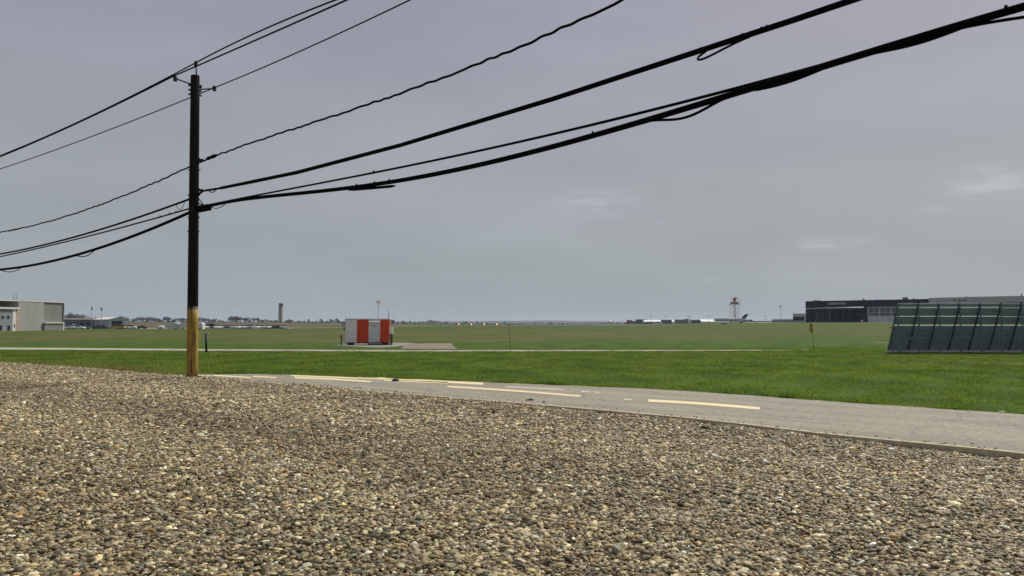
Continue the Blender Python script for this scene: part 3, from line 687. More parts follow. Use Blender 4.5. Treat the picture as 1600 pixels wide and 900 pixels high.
extra('slack_loop', dens(follow(GR, 330, 352, lambda t: .03+.10*math.sin(math.pi*t)**.6), 10), .013, Go)
extra('dead_end_grip', dens(follow(DR, 322, 340, lambda t: -.01), 8), [.02, .05, .06, .04, .06, .06, .04, .02], Do)
extra('dead_end_grip', dens(follow(ER, 314, 345, lambda t: .0), 8), [.045, .05, .045, .045, .045, .05, .04, .035], Eo)
extra('splice_sleeve', dens(follow(DL, 12, 34, lambda t: 0), 6), [.02, .03, .032, .032, .03, .02], Do)
for pts, par, pxs in ((FR, Fo, (584,)), (GR, Go, (557, 585, 608, 926, 1572)), (ER, Eo, (1095, 1160, 1190, 1198)), (GL, Go, (262, 20)), (FL, Fo, (250, 265, 275))):
    for px in pxs:
        p = nearest(pts, px); m = MB(); r0 = .02 if pts is GR else .0; m.tube([p+Vector((0, 0, -.01)), p+Vector((.0, 0, r0+.055))], [.022, .018], 6); m.build('cable_clip', M_CABLE, par)

# ------------------------------------------------------------------ equipment shelter
SB = ground(539, 82); SW = ground(607.2, 82).x-SB.x
S0 = Vector((SB.x, 82, zz(540.5, 82)))
sh = thing('equipment_shelter', 'red and white striped equipment shelter on skids in the grass', 'shelter', S0, R(6.0))
zb = .36; zh = zb+2.40; DP = 2.6
SW *= 1.012; cuts = [0, .262*SW, .527*SW, .785*SW, SW]
for i, (a, b) in enumerate(zip(cuts, cuts[1:])):
    m = MB(); m.box(a, b, 0, DP, zb, zh); q = m.build('wall_panel', M_RED if i % 2 else M_WHITE, sh); q['label'] = ('red' if i % 2 else 'white')+' painted wall panel'
for x in (0, SW):
    m = MB(); m.box(x-.02, x+.03, -.012, -.003, zb, zh-.003); m.build('corner_trim', M_LGREY, sh)
m = MB(); m.box(0.03, SW-.03, -.010, -.003, zh-.07, zh-.003); m.build('top_trim', mat('trim_grey', (.45, .42, .38), .6), sh)
m = MB(); m.box(-.04, SW+.04, -.03, DP+.03, zh, zh+.06); m.build('roof', M_WHITE, sh, .01)
m = MB(); m.box(-.02, SW+.02, -.01, DP, zb-.11, zb-.003); m.build('skid_frame', M_DARK, sh)
for x0, x1 in ((.22, .72), (SW-.75, SW-.30)):
    for y0 in (.1, DP-.6):
        m = MB(); m.box(x0, x1, y0, y0+.4, -.35, zb-.112); m.build('foundation_block', M_DARK, sh)
m = MB(); m.tube([(SW-.06, .1, -.3), (SW-.06, .1, zb-.1)], .05); m.build('foundation_leg', M_DARK, sh)
dx0 = cuts[2]+.17; dx1 = cuts[3]-.09
m = MB(); m.box(dx0-.06, dx1+.06, -.022, -.002, zb, zb+2.03); m.build('door_frame', mat('cream_trim', (.66, .62, .52), .6), sh)
m = MB(); m.box(dx0, dx1, -.05, -.024, zb+.02, zb+1.97); dr = m.build('door', M_LGREY if False else mat('door_grey_white', (.60, .62, .60), .5, .04), sh, .006)
m = MB(); m.box(dx1-.14, dx1-.07, -.10, -.051, zb+.88, zb+.97); m.build('handle', M_DARK, dr)
m = MB(); m.box(dx0+.38, dx0+.52, -.06, -.051, zb+1.82-.12, zb+1.76); m.build('sign_plate', M_DARK, dr)
m = MB(); m.box(dx0+.38, dx0+.52, -.06, -.051, zb+1.55, zb+1.61); m.build('sign_plate', M_DARK, dr)
for z in (.3, .95, 1.65):
    m = MB(); m.box(dx0-.03, dx0+.03, -.062, -.051, zb+z, zb+z+.1); m.build('hinge', M_GREY, dr)
m = MB(); m.add([(cuts[2]+.02, -.003, zb+2.19), (cuts[3]-.02, -.003, zb+2.19), (cuts[3]-.02, -.32, zb+2.12), (cuts[2]+.02, -.32, zb+2.12), (cuts[2]+.02, -.003, zb+2.11), (cuts[3]-.02, -.003, zb+2.11), (cuts[3]-.02, -.32, zb+2.06), (cuts[2]+.02, -.32, zb+2.06)],
                [(0, 3, 2, 1), (4, 5, 6, 7), (3, 7, 6, 2), (0, 1, 5, 4), (0, 4, 7, 3), (1, 2, 6, 5)]); m.build('door_awning', M_WHITE2, sh)
m = MB(); m.box(cuts[2]-.05, cuts[3]+.3, -1.0, -.06, .26, .31)
for k in range(3): m.box(cuts[2]+.15, cuts[3]+.25, -1.3-.0*k-.25*k+.2, -1.05-.25*k+.2, .21-.1*k-.03, .21-.1*k+.01) if k else None
for x in (cuts[2], cuts[3]+.22): m.box(x, x+.06, -1.0, -.9, -.2, .26); m.box(x, x+.06, -.2, -.1, -.2, .26)
m.box(cuts[2]-.02, cuts[3]+.27, -1.02, -1.0, -.1, .24); m.build('steps', M_DARK, sh)
m = MB(); m.tube([(SW-.93+.25, -.03, zb+1.25), (SW-.93+.25, -.003, zb+1.25)], .05); m.build('vent', mat('pink_cap', (.55, .25, .2), .6), sh)
# air conditioner on the left end
m = MB(); m.box(-.42, -.002, .3, 1.3, zb+1.55, zb+2.1); m.add([(-.62, .25, zb+2.08), (-.002, .25, zb+2.22), (-.002, 1.35, zb+2.22), (-.62, 1.35, zb+2.08), (-.62, .25, zb+2.04), (-.002, .25, zb+2.18), (-.002, 1.35, zb+2.18), (-.62, 1.35, zb+2.04)], [(0, 1, 2, 3), (7, 6, 5, 4), (0, 4, 5, 1), (2, 6, 7, 3), (3, 7, 4, 0), (1, 5, 6, 2)])
m.build('air_conditioner', M_LGREY, sh)
m = MB(); m.box(-.2, -.01, .5, .8, zb+1.3, zb+1.5); m.build('junction_box', M_DARK, sh)
# mast with twin obstruction lights
mx = (589-539)/(607.2-539)*SW
m = MB(); m.tube([(mx, .4, zh), (mx, .4, zh+1.55)], .035); ms = m.build('mast', M_LGREY, sh)
m = MB(); m.tube([(mx-.12, .4, zh+1.72), (mx-.12, .4, zh+1.58), (mx, .4, zh+1.54), (mx+.12, .4, zh+1.58), (mx+.12, .4, zh+1.72)], .03); m.build('lamp_bracket', M_GREY, ms)
M_OBS = mat('obstruction_glass', (.45, .02, .03), .3, .05)
for s in (-.12, .12):
    m = MB(); m.lathe((mx+s, .4, zh+1.70), [(.05, 0), (.06, .05), (.06, .15), (.035, .21), (.01, .23)]); m.build('obstruction_lamp', M_OBS, ms)
for x, h_ in ((-.05, .62), (.32, .5)):
    m = MB(); m.tube([(x, .9, zh-.3), (x, .9, zh+h_)], .012, 6); m.build('antenna', M_GREY, sh)
# antenna mast at the right of the shelter and its cabinet on posts
g = ground(606.8, 83.4); am = thing('antenna_mast', 'thin dark whip antenna mast behind the right end of the shelter', 'antenna', g)
m = MB(); m.tube([(0, 0, 0), (0, 0, 3.3)], .04); m.build('pole', M_GREY, am)
m = MB(); m.tube([(0, 0, 3.3), (0, 0, 3.95)], .014, 6); m.build('whip', M_DARK, am)
m = MB()
for a in (0, 2.1, 4.2): m.tube([(0, 0, 3.2), (.25*math.cos(a), .25*math.sin(a), 3.02), (.52*math.cos(a), .5*math.sin(a), 2.9)], .010, 5)
m.build('antenna_radial', M_GREY, am)
g = ground(611, 81.2); cb = thing('electrical_cabinet', 'pale grey electrical cabinet on black posts right of the shelter', 'cabinet', g)
m = MB(); m.box(-.19, .18, 0, .3, 1.18, 1.88); m.build('cabinet_box', M_WHITE, cb, .01)
m = MB(); m.box(-.14, -.05, .05, .17, -.2, 1.179); m.build('post', M_DARK, cb); m = MB(); m.box(.0, .12, .05, .17, -.2, 1.179); m.build('post', M_BLACKW, cb)
m = MB(); m.box(-.26, -.2, .1, .18, -.2, .6); m.build('conduit', M_LGREY, cb)
g = ground(533.6, 79.5); mp_ = thing('meter_pedestal', 'small reddish meter box on a black post left of the shelter', 'meter', g)
m = MB(); m.tube([(0, 0, -.2), (0, 0, .75)], .07); m.build('post', M_DARK, mp_)
m = MB(); m.box(-.13, .10, -.1, .1, .72, 1.05); m.lathe((0, 0, 1.05), [(.10, 0), (.09, .06), (.04, .09)]); m.build('meter_box', mat('faded_red', (.20, .11, .10), .7), mp_, .015)

# bollard with bracket, marker rods and flags
g = ground(322, 53.8); bo = thing('marker_post', 'black stub post with a white bent bracket, on the edge of the service road', 'post', g)
m = MB(); m.tube([(.03, 0, -.2), (-.03, 0, 1.26)], .075, 12); m.build('post', M_DARK, bo)
m = MB(); m.tube([(-.03, 0, 1.26), (.03, 0, 1.33), (.11, 0, 1.27), (.15, 0, 1.10)], [.02, .03, .04, .03], 8); m.build('bracket', M_LGREY, bo)
g = ground(797.5, 53.5); mr = thing('marker_rod', 'thin dark rod with a pale faded streamer, standing by the service road', 'marker', g)
m = MB(); m.tube([(.02, 0, -.2), (-.09, 0, 1.72)], .014, 6); m.build('rod', M_DARK, mr)
m = MB(); m.box(-.13, -.05, -.012, .012, 1.10, 1.78); m.build('streamer', mat('faded_yellow', (.55, .50, .30), .8), mr)
g = ground(1272, 53.5); fl = thing('marker_flag', 'leaning thin rod with a drooping yellow orange flag', 'flag', g)
m = MB(); m.tube([(0, 0, -.2), (-.13, 0, 1.75)], .013, 6); m.build('rod', M_DARK, fl)
m = MB(); zs_ = [1.18, 1.3, 1.5, 1.66, 1.8, 1.93]; ws = [(-.02, -.10), (.03, -.20), (.02, -.22), (-.03, -.20), (-.10, -.18), (-.14, -.16)]
vs = []
for i, (z, (a, b)) in enumerate(zip(zs_, ws)):
    for k in range(5): vs.append((-.085+a+(b-a)*k/4+.02, .035*math.sin(k*1.9+i), z))
fs = [(i*5+k, i*5+k+1, i*5+k+6, i*5+k+5) for i in range(5) for k in range(4)]
m.add(vs, fs, True); q = m.build('flag', M_YEL, fl); so = q.modifiers.new('thick', 'SOLIDIFY'); so.thickness = .008
m = MB(); m.tube([(-.13, -.05, 1.62), (-.12, -.06, 1.70)], [.035, .02], 6); m.build('flag_tie', M_DARK, fl)
g = at(1394.5, 519, 62); z0 = ztf(g.x, 62); of = thing('taxiway_marker', 'orange marker with a crossbar beside the left end of the blast fence', 'marker', (g.x, 62, z0))
m = MB(); m.box(-.2, .22, -.05, .05, g.z-z0+.28, g.z-z0+.40); m.build('crossbar', M_ORANGE, of)
m = MB(); m.add([(-.03, 0, g.z-z0+.28), (.2, 0, g.z-z0+.28), (.12, 0, g.z-z0-.05), (.06, .02, g.z-z0-.05)], [(0, 1, 2, 3)]); q = m.build('pennant', M_ORANGE, of); so = q.modifiers.new('thick', 'SOLIDIFY'); so.thickness = .02
m = MB(); m.tube([(.1, .03, -.2), (.1, .03, g.z-z0+.3)], .02, 6); m.build('rod', M_DARK, of)

# ------------------------------------------------------------------ blast fence
M_BF = mat('fence_blue_green', (.27, .32, .375), .6, .18, 2.2, stretch=(1, 1, 6), bump=.2)
M_BFP = mat('fence_post_grey', (.13, .175, .18), .6, .15, 3)
FD = 47.
fz = zz(549.5, FD); fx = xof(1404.5, 549.5, FD); pitch_ = 32.3/F*FD
bf = thing('blast_fence', 'blue green steel jet blast fence of slanted slatted panels', 'blast fence', (fx, FD, fz))
NP = 9; HT = (549.5-474)/F*FD*1.0
# deflector: curved plate in slatted strips, leaning towards us at the top
def prof(z):   # how far behind the posts the plate is at height z
    t = min(1, z/HT); return .12+1.35*(1-t)**1.12
slats = [(.03, .30), (.30, .585), (.635, .80), (.825, .925), (.955, 1.0)]
zfr = lambda py: (549.5-py)/F*FD
bands = [(zfr(548.4), zfr(508.6)), (zfr(506.2), zfr(494.2)), (zfr(492.4), zfr(480.6)), (zfr(478.6), zfr(473.6))]
for i in range(-1, NP):
    x0 = i*pitch_+.08; x1 = (i+1)*pitch_-.02
    if i < 0: continue
    for a, b in bands:
        m = MB(); n = 7 if b-a > 1 else 3; vs = []
        for k in range(n):
            z = a+(b-a)*k/(n-1)
            vs += [(x0, prof(z), z), (x1, prof(z), z)]
        # shallow horizontal corrugation built as real ribs
        m.add(vs, [(2*k, 2*k+1, 2*k+3, 2*k+2) for k in range(n-1)])
        q = m.build('deflector_plate', M_BF, bf); so = q.modifiers.new('thick', 'SOLIDIFY'); so.thickness = .03; so.offset = 1
    for fz_ in np.arange(.25, bands[0][1], .27):
        m = MB(); m.beam((x0+.01, prof(fz_)-.03, fz_), (x1-.01, prof(fz_)-.03, fz_), .05, .025); m.build('stiffener', M_BF, bf)
for i in range(0, NP+1):
    x = i*pitch_
    m = MB(); m.beam((x, 0, -.1), (x, 0, HT-.05), .065, .065); m.build('post', M_BFP, bf)
    m = MB(); zs_ = np.linspace(.02, HT, 8)      # dark curved rib carrying the plates
    for a, b in zip(zs_, zs_[1:]): m.add([(x-.012, prof(a)-.005, a), (x-.012, prof(a)-.17, a), (x-.012, prof(b)-.17, b), (x-.012, prof(b)-.005, b), (x+.012, prof(a)-.005, a), (x+.012, prof(a)-.17, a), (x+.012, prof(b)-.17, b), (x+.012, prof(b)-.005, b)], [(0, 1, 2, 3), (7, 6, 5, 4), (0, 4, 5, 1), (1, 5, 6, 2), (2, 6, 7, 3), (3, 7, 4, 0)])
    m.build('rib', mat('rib_dark', (.07, .09, .105), .7), bf)
for pz in (516, 529.3):
    m = MB(); m.beam((0, -.03, zfr(pz)), (NP*pitch_, -.03, zfr(pz)), .03, .03); m.build('girt', M_BFP, bf)
m = MB(); m.beam((0, -.04, zfr(545)), (pitch_, -.04, zfr(517)), .03, .04); m.build('brace', M_BFP, bf)
m = MB(); m.beam((5*pitch_+.7, -.04, zfr(529)), (6*pitch_+.2, -.04, zfr(549)), .03, .04); m.build('brace', M_BFP, bf)
for i in range(NP): 
    m = MB(); m.beam((i*pitch_, 0, .25), (i*pitch_+.02, .8, 1.0), .018); m.build('brace', M_BFP, bf)
m = MB(); m.box(-.05, NP*pitch_+.3, 1.22, 1.62, -.25, .03); m.build('base_slab', mat('fence_slab', (.50, .50, .46), .85), bf)

# ------------------------------------------------------------------ buildings
class Front:
    def __init__(s, px0, d0, py0, px1, d1, py1, name, label, cat='building', z0=None, group=None):
        a = at(px0, py0, d0); b = at(px1, py1, d1); s.o = a; dv = Vector((b.x-a.x, b.y-a.y, 0)); s.L = dv.length; s.t = dv.normalized()
        s.rz = math.atan2(dv.y, dv.x); s.th = thing(name, label, cat, a, s.rz, group)
    def u(s, px, py=500):
        r = ray(px, py); nrm = Vector((-s.t.y, s.t.x, 0)); c = Vector((0, 0, H)); k = (s.o-c).dot(nrm)/r.dot(nrm); p = c+r*k; s.p = p
        return (p-s.o).dot(s.t)
    def h(s, px, py): s.u(px, py); return s.p.z-s.o.z
    def box(s, name, m, px0, py0, px1, py1, y0, y1, follow=False, bevel=0, parent=None):
        """front rectangle given by its top left and bottom right corner; local depth y0..y1; roof edge may slope with perspective"""
        a, b = s.u(px0), s.u(px1); zt_, zb_ = s.h(px0, py0), s.h(px0 if not follow else px1, py1)
        q = MB(); q.box(a, b, y0, y1, zb_, zt_); return q.build(name, m, parent or s.th, bevel)
def ribbed(name, col, scale=1.2, rough=.6, var=.06):
    m = bpy.data.materials.new(name); m.use_nodes = True; t = m.node_tree; b = t.nodes['Principled BSDF']; b.inputs['Roughness'].default_value = rough
    g = N(t, 'ShaderNodeTexCoord').outputs['Object']; wv = N(t, 'ShaderNodeTexWave'); wv.inputs['Scale'].default_value = scale; t.links.new(g, wv.inputs['Vector'])
    n = noise(t, g, .4, 5, (1, 1, .3)); c = mixc(t, rng_(t, n, .3, .7), [q*(1-var) for q in col], [q*(1+var) for q in col]); t.links.new(c, b.inputs['Base Color'])
    bp = N(t, 'ShaderNodeBump'); bp.inputs['Strength'].default_value = .3; bp.inputs['Distance'].default_value = .04; t.links.new(wv.outputs['Color'], bp.inputs['Height']); t.links.new(bp.outputs[0], b.inputs['Normal']); return m
M_CLAD = ribbed('beige_cladding', (.33, .33, .305)); M_CLAD2 = ribbed('grey_cladding', (.21, .208, .188)); M_CLAD3 = ribbed('blue_grey_cladding', (.24, .265, .275)); M_CLAD4 = ribbed('dark_grey_cladding', (.22, .22, .23))
M_TANW = mat('tan_brick', (.44, .33, .23), .85, .12, .8); M_ROOFW = mat('pale_roof', (.66, .66, .62), .6, .05, .2)
def left_hangar():
    f = Front(-60, 206, 519.5, 100, 246, 516.2, 'hangar', 'large beige clad hangar at the left edge with an annex and a lower shed')
    T = f.th; L_ = f.L; top_ = f.h(50, 471.5)
    a, b, c, e = f.u(28.5), f.u(68.5), f.u(100), f.u(-60)
    m = MB(); m.box(a, b, 0, 30, -1, top_); m.build('wall', M_CLAD, T)
    m = MB(); m.box(e, a-.01, 5, 30, -1, top_-.05); m.build('upper_wall', M_CLAD4, T)
    m = MB(); m.box(b+.01, c-.25, .25, 30, -1, top_-.2); q = m.build('recessed_wall', M_CLAD2, T)
    m = MB(); m.box(c-.24, c, -.02, 30, -1, top_-.02); m.build('corner_trim', M_CLAD4, T)
    m = MB(); m.box(e, c+.05, -.1, 30.2, top_+.003, top_+.28); m.build('roof', M_ROOFW, T)
    # lower shed on the right
    s0, s1 = f.u(67.5), f.u(97.2); zh_ = f.h(80, 505.3)
    m = MB(); m.box(s0, s1-.02, -.5, 1.15, -1, zh_); m.build('shed_wall', M_CLAD2, T)
    m = MB(); m.box(s0-.1, s1, -.8, 1.15, zh_, zh_+.32); m.build('shed_roof', M_ROOFW, T)
    m = MB(); m.box(s0+.2, s0+1.6, -.56, -.505, zh_-.55, zh_-.2); m.build('shed_vent', M_CLAD4, T)
    d0 = f.u(96.2); m = MB(); m.box(d0, d0+.5, -.58, -.505, -.9, zh_-.1); m.build('door_trim', M_WHITE, T)
    # annex on the left
    a0, a1, a2 = f.u(16.5), f.u(21.5), f.u(28); za = f.h(10, 483)
    m = MB(); m.box(e, a0, -.5, 5, -1, za); q = m.build('annex_wall', M_CLAD3, T)
    m = MB(); m.box(a0+.01, a1, -.6, 5, -1, za+.02); m.build('annex_corner', M_WHITE, T)
    m = MB(); m.box(a1+.01, a2, -.3, 5, -1, za-.1); m.build('annex_end_wall', M_TANW, T)
    m = MB(); m.box(e, f.u(26), -1.0, 5, za+.03, za+.55); m.build('annex_roof', M_ROOFW, T)
    def win(x0, y0, x1, y1, mm=M_GLASS):
        u0, u1 = f.u(x0), f.u(x1); z1, z0 = f.h(x0, y0), f.h(x0, y1)
        m = MB(); m.box(u0, u1, -.53, -.503, z0, z1); w_ = m.build('window', mm, T)
        m = MB(); m.box(u0-.06, u1+.06, -.545, -.532, z0-.09, z0); m.box(u0-.06, u1+.06, -.545, -.532, z1, z1+.07); m.build('frame', M_LGREY, w_)
    for x in (-50, -30, -14, 0-.5, 8.4): win(x, 493, x+3.9, 498.5)
    win(2.5, 495.2, 6, 497)
    for x in (-40, -20, -3.6, 9): win(x, 508.3, x+4.6, 517)
    u0 = f.u(19.0); m = MB(); m.box(u0, u0+.28, -.66, -.61, f.h(19, 512), f.h(19, 506)); m.build('sign', M_DARK, T)
    for px, y1 in ((23.2, 459), (27.2, 458), (35, 467)):
        u0 = f.u(px); m = MB(); z1 = f.h(px, y1); m.tube([(u0, .5, top_-1), (u0, .5, z1)], .07, 6)
        for k in range(3): m.beam((u0-.3, .5, z1-.5-.6*k), (u0+.3, .5, z1-.5-.6*k), .05)
        m.build('roof_antenna', M_GREY, T)
left_hangar()
def blue_hangar():
    f = Front(99, 400, 514, 170, 420, 514, 'hangar', 'long low blue grey hangar with white roof behind the parked cars'); T = f.th
    z = f.h(130, 499.3)
    m = MB(); m.box(-8, f.L, 0, 28, -1.5, z); m.build('wall', ribbed('slate_cladding', (.12, .145, .175)), T)
    m = MB(); m.box(-8, f.L, -.3, 28, z, z+.7); m.build('roof', M_ROOFW, T)
    for i in range(7):
        m = MB(); m.box(2+i*3.2, 4.2+i*3.2, -.06, -.01, 1, 3); m.build('window', M_GLASS, T)
    u0 = f.u(112); m = MB(); m.box(u0, u0+2.6, -.09, -.01, z-3.0, z-2.1); m.build('sign', M_LGREY, T)
    f = Front(169, 398, 514, 196, 404, 514, 'hangar', 'small white gabled hangar with a dark open door, right of the blue grey one'); T = f.th
    z = f.h(180, 499.8); zp = f.h(182, 496.6); o0_, o1 = f.u(174.5), f.u(191); zo = f.h(180, 501.2)
    for a, b, nm in ((0, o0_, 'wall'), (o1, f.L, 'wall')):
        m = MB(); m.box(a, b, 0, 20, -1.5, z); m.build(nm, mat('hangar_white_blue', (.36, .42, .44), .6), T)
    m = MB(); m.prism([(0, z), (f.L, z), (f.L/2, zp)], 0, 20); m.box(o0_, o1, 0, .4, zo, z-.003); m.build('gable', mat('hangar_white_blue', (.36, .42, .44)), T)
    m = MB(); m.box(o0_+.01, o1-.01, 1, 1.1, -1.5, zo); m.build('door', M_GLASS, T)  # dark sheet standing in for the shaded inside of the open doorway
    m = MB(); m.prism([(-.4, z-.05), (f.L/2, zp+.05), (f.L+.4, z-.05), (f.L+.4, z+.25), (f.L/2, zp+.35), (-.4, z+.25)], -.3, 20.2); m.build('roof', M_ROOFW, T)
blue_hangar()
def tent(px0, px1, dep, pyt, pyb, label, name='storage_tent'):
    f = Front(px0, dep, pyb, px1, dep+1, pyb, name, label, 'tent', group='white storage tents left of the pole' if False else None); T = f.th; z = f.h(px0, pyt+1.8); zp = f.h(px0, pyt)
    m = MB(); m.box(0, f.L, 0, 9, -.8, z); m.build('wall', mat('tent_white', (.62, .63, .63), .6, .04), T)
    m = MB(); q = [(-.1, z), (f.L*.15, z+(zp-z)*.7), (f.L*.5, zp), (f.L*.85, z+(zp-z)*.7), (f.L+.1, z)]; m.prism(q, -.1, 9.1); m.build('roof', M_WHITE2, T)
    m = MB(); m.box(f.L*.62, f.L*.86, -.05, -.005, -.6, .25); m.build('vent', M_DARK, T)
tent(261.5, 279, 330, 504, 514, 'wider of two joined white storage tents left of the utility pole')
tent(279.3, 288.5, 329, 504.3, 514, 'narrower white storage tent, joined to the wider one')
tent(300, 316.3, 330, 504, 513.6, 'white storage tent half hidden behind the yellow foot of the pole')
g = ground(251.5, 338); q = thing('tank', 'small white rounded tank lying on the grass left of the white tents', 'tank', g)
m = MB(); m.tube([(-1.3, 0, .75), (-1.1, 0, .75), (1.0, 0, .75), (1.3, 0, .75)], [.35, .75, .75, .4], 12); m.build('tank_body', M_WHITE2, q); m = MB(); m.box(-.8, -.6, -.4, .4, -.3, .3); m.box(.6, .8, -.4, .4, -.3, .3); m.build('saddle', M_GREY, q)
f = Front(321, 352, 513, 336, 354, 513, 'shed', 'low dark open shed just right of the utility pole, behind the cars'); z = f.h(325, 505.4); T = f.th
m = MB(); m.box(0, f.L, 2.5, 6, -1, z-.25); m.build('wall', M_NAVYD, T); m = MB(); m.box(-.3, f.L+.3, -.3, 6.2, z-.25, z); m.build('roof', M_GREY, T)
for k in range(3): m = MB(); m.box(f.L*k/2-.08, f.L*k/2+.08, 0, .16, -1, z-.26); m.build('post', M_GREY, T)

def airshare():
    f = Front(1259.5, 484, 502.6, 1452, 436, 502.6, 'hangar', 'dark navy hangar lettered AIRSHARE with an open bay and a windowed white wall'); T = f.th
    Z = f.h(1262, 470.6); Zf = f.h(1300, 480.2); L_ = f.L
    x1, x2, x3 = f.u(1268.5), f.u(1350), f.u(1355)
    m = MB(); m.box(0, L_, 0, 2.5, Zf, Z); fa = m.build('fascia', M_NAVY, T)
    m = MB(); m.box(0, x1, .0, 2.5, -1, Zf-.004); m.box(x2, x3, 0, 2.5, -1, Zf-.004); m.build('door_pier', M_NAVY, T)
    m = MB(); m.box(-.35, -.01, .2, 40, -1, Z-.1); m.build('side_wall', M_LGREY, T)
    m = MB(); m.box(0, L_, 2.52, 40, Z-1.2, Z-.15); m.build('roof', M_GREY, T)
    m = MB(); m.box(x1+1, x2, 26, 26.3, -1, Zf); m.build('rear_wall', M_NAVYD, T)
    m = MB(); m.box(x1-3, x1-.02, 2.52, 26, -1, Zf); m.build('inner_wall', mat('inner_grey', (.09, .09, .095), .8), T)
    for i in range(5):
        m = MB(); m.box(x1+1.0+i*3.2, x1+1.9+i*3.2, 4+i*2, 4.3+i*2, -.5, Zf); m.build('column', mat('column_grey', (.06, .06, .06), .8), T)
    m = MB(); m.add([(f.u(1261), -.02, f.h(1261, 481.8)), (f.u(1350), -.02, f.h(1350, 478.4)), (f.u(1350), -1.6, f.h(1350, 478.4)-.1), (f.u(1261), -1.6, f.h(1261, 481.8)-.1),
                     (f.u(1261), -.02, f.h(1261, 481.8)-.35), (f.u(1350), -.02, f.h(1350, 478.4)-.35), (f.u(1350), -1.6, f.h(1350, 478.4)-.45), (f.u(1261), -1.6, f.h(1261, 481.8)-.45)],
                    [(0, 3, 2, 1), (4, 5, 6, 7), (3, 7, 6, 2), (0, 1, 5, 4), (0, 4, 7, 3), (1, 2, 6, 5)]); m.build('canopy', M_ROOFW, T)
    # white wall with window bays
    zt1 = Zf-.01
    x4 = L_
    m = MB(); m.box(x3+.02, x4, .6, 3, -1, zt1); m.build('wall', mat('hangar_white', (.46, .47, .46), .6, .05), T)
    for (a, b) in ((1357.3, 1373.2), (1375.2, 1391), (1393, 1409), (1411, 1427), (1429, 1445)):
        u0, u1 = f.u(a), f.u(b); z1, z0 = f.h(1365, 481), f.h(1365, 493.6)
        m = MB(); m.box(u0, u1, .52, .595, z0, z1); w_ = m.build('window', M_GLASS, T)
        m = MB(); n = 6
        for k in range(1, n): x = u0+(u1-u0)*k/n; m.box(x-.06-.05*(k == 3), x+.06+.05*(k == 3), .46, .515, z0, z1)
        m.box(u0, u1, .44, .455, (z0+z1)/2-.12-.3, (z0+z1)/2+.12-.3); m.build('glazing_bar', M_LGREY, w_)
        m = MB(); m.box(u1+.1, u1+.5, .45, .59, -.9, zt1-.05); m.build('pilaster', mat('pilaster', (.5, .51, .5), .6), T)
    # letters
    cu = bpy.data.curves.new('lettering', 'FONT'); cu.body = 'AIRSHARE'; cu.size = 2.35; cu.extrude = .08; cu.offset = .0; cu.space_character = 1.12; cu.align_x = 'LEFT'
    o = bpy.data.objects.new('lettering', cu); COL.objects.link(o); o.parent = T
    dg = bpy.context.evaluated_depsgraph_get(); me = bpy.data.meshes.new_from_object(o.evaluated_get(dg)); bpy.data.objects.remove(o)
    u0, u1 = f.u(1294), f.u(1322); xs_ = [v.co.x for v in me.vertices]; ys_ = [v.co.y for v in me.vertices]; k = (u1-u0)/(max(xs_)-min(xs_)); zc = f.h(1308, 474.2)
    kz = (f.h(1308, 472.5)-f.h(1308, 475.9))/(max(ys_)-min(ys_))
    for v in me.vertices: x, y, z = v.co; v.co = ((x-min(xs_))*k+u0, -.10-z, (y-(max(ys_)+min(ys_))/2)*kz+zc)
    me.materials.append(mat('letter_white', (.62, .64, .66), .5, .03)); lo = bpy.data.objects.new('lettering', me); COL.objects.link(lo); lo.parent = fa
    # roof items
    for px, y1, wd in ((1268, 468.5, 1.2), (1273, 469, 2.2), (1345, 466.5, 1), (1408, 464.3, 2.6), (1413, 464.5, .6), (1424, 466, .6)):
        u0 = f.u(px); m = MB(); m.box(u0, u0+wd, 3, 4, Z-.16, f.h(px, y1)); m.build('roof_vent', M_GREY, T)
    u0 = f.u(1367.5); m = MB(); m.tube([(u0, 3, Z-.2), (u0, 3, f.h(1367, 456.5))], .06, 6); m.build('roof_antenna', M_GREY, T)
    u0 = f.u(1349); m = MB(); m.lathe((u0, -2, 0), [(.1, 0), (.55, .2), (.6, .8), (.2, 1.1)], 10); tank = m.build('fuel_tank', M_WHITE2); tank.matrix_world = Matrix.Translation(f.o) @ Matrix.Rotation(f.rz, 4, 'Z')
    tag(tank, 'small white rounded tank at the right corner of the dark open hangar bay', 'tank')
    # grey hangar joined on its right, with its own fascia
    f2 = Front(1452.3, 436, 502.6, 1720, 376, 502.6, 'hangar', 'light grey hangar behind the blast fence, with a yellow and black logo'); T2 = f2.th
    Z2 = f2.h(1460, 465.3); z3 = f2.h(1460, 474.5)
    m = MB(); m.add([(0, -.3, z3), (f2.L, -.3, z3), (f2.L, -.3, Z2-1.1), (f2.L*.55, -.3, Z2), (f2.L*.25, -.3, Z2+.05), (0, -.3, Z2), (0, 3, z3), (f2.L, 3, z3), (f2.L, 3, Z2-1.1), (f2.L*.55, 3, Z2), (f2.L*.25, 3, Z2+.05), (0, 3, Z2)],
                    [(0, 1, 2, 3, 4, 5), (11, 10, 9, 8, 7, 6), (5, 4, 10, 11), (4, 3, 9, 10), (3, 2, 8, 9), (0, 6, 7, 1), (0, 5, 11, 6), (1, 7, 8, 2)]); fa2 = m.build('fascia', ribbed('fascia_grey', (.40, .41, .41)), T2)
    m = MB(); m.box(0, f2.u(1563), 0, 3, -1, z3-.01); m.build('wall', mat('hangar_white', (.5, .5, .5)), T2)
    m = MB(); m.box(f2.u(1563)+.02, f2.L, .3, 3, -1, z3-.01); m.build('door', M_NAVY, T2)
    m = MB(); m.box(0, f2.L, 3.02, 40, Z2-2.2, Z2-1.2); m.build('roof', M_GREY, T2)
    def fr(px0, py0, px1, py1, mm, nm, y=-.34):
        m = MB(); m.box(f2.u(px0), f2.u(px1), y, -.305, f2.h(px0, py1), f2.h(px0, py0)); return m.build(nm, mm, fa2)
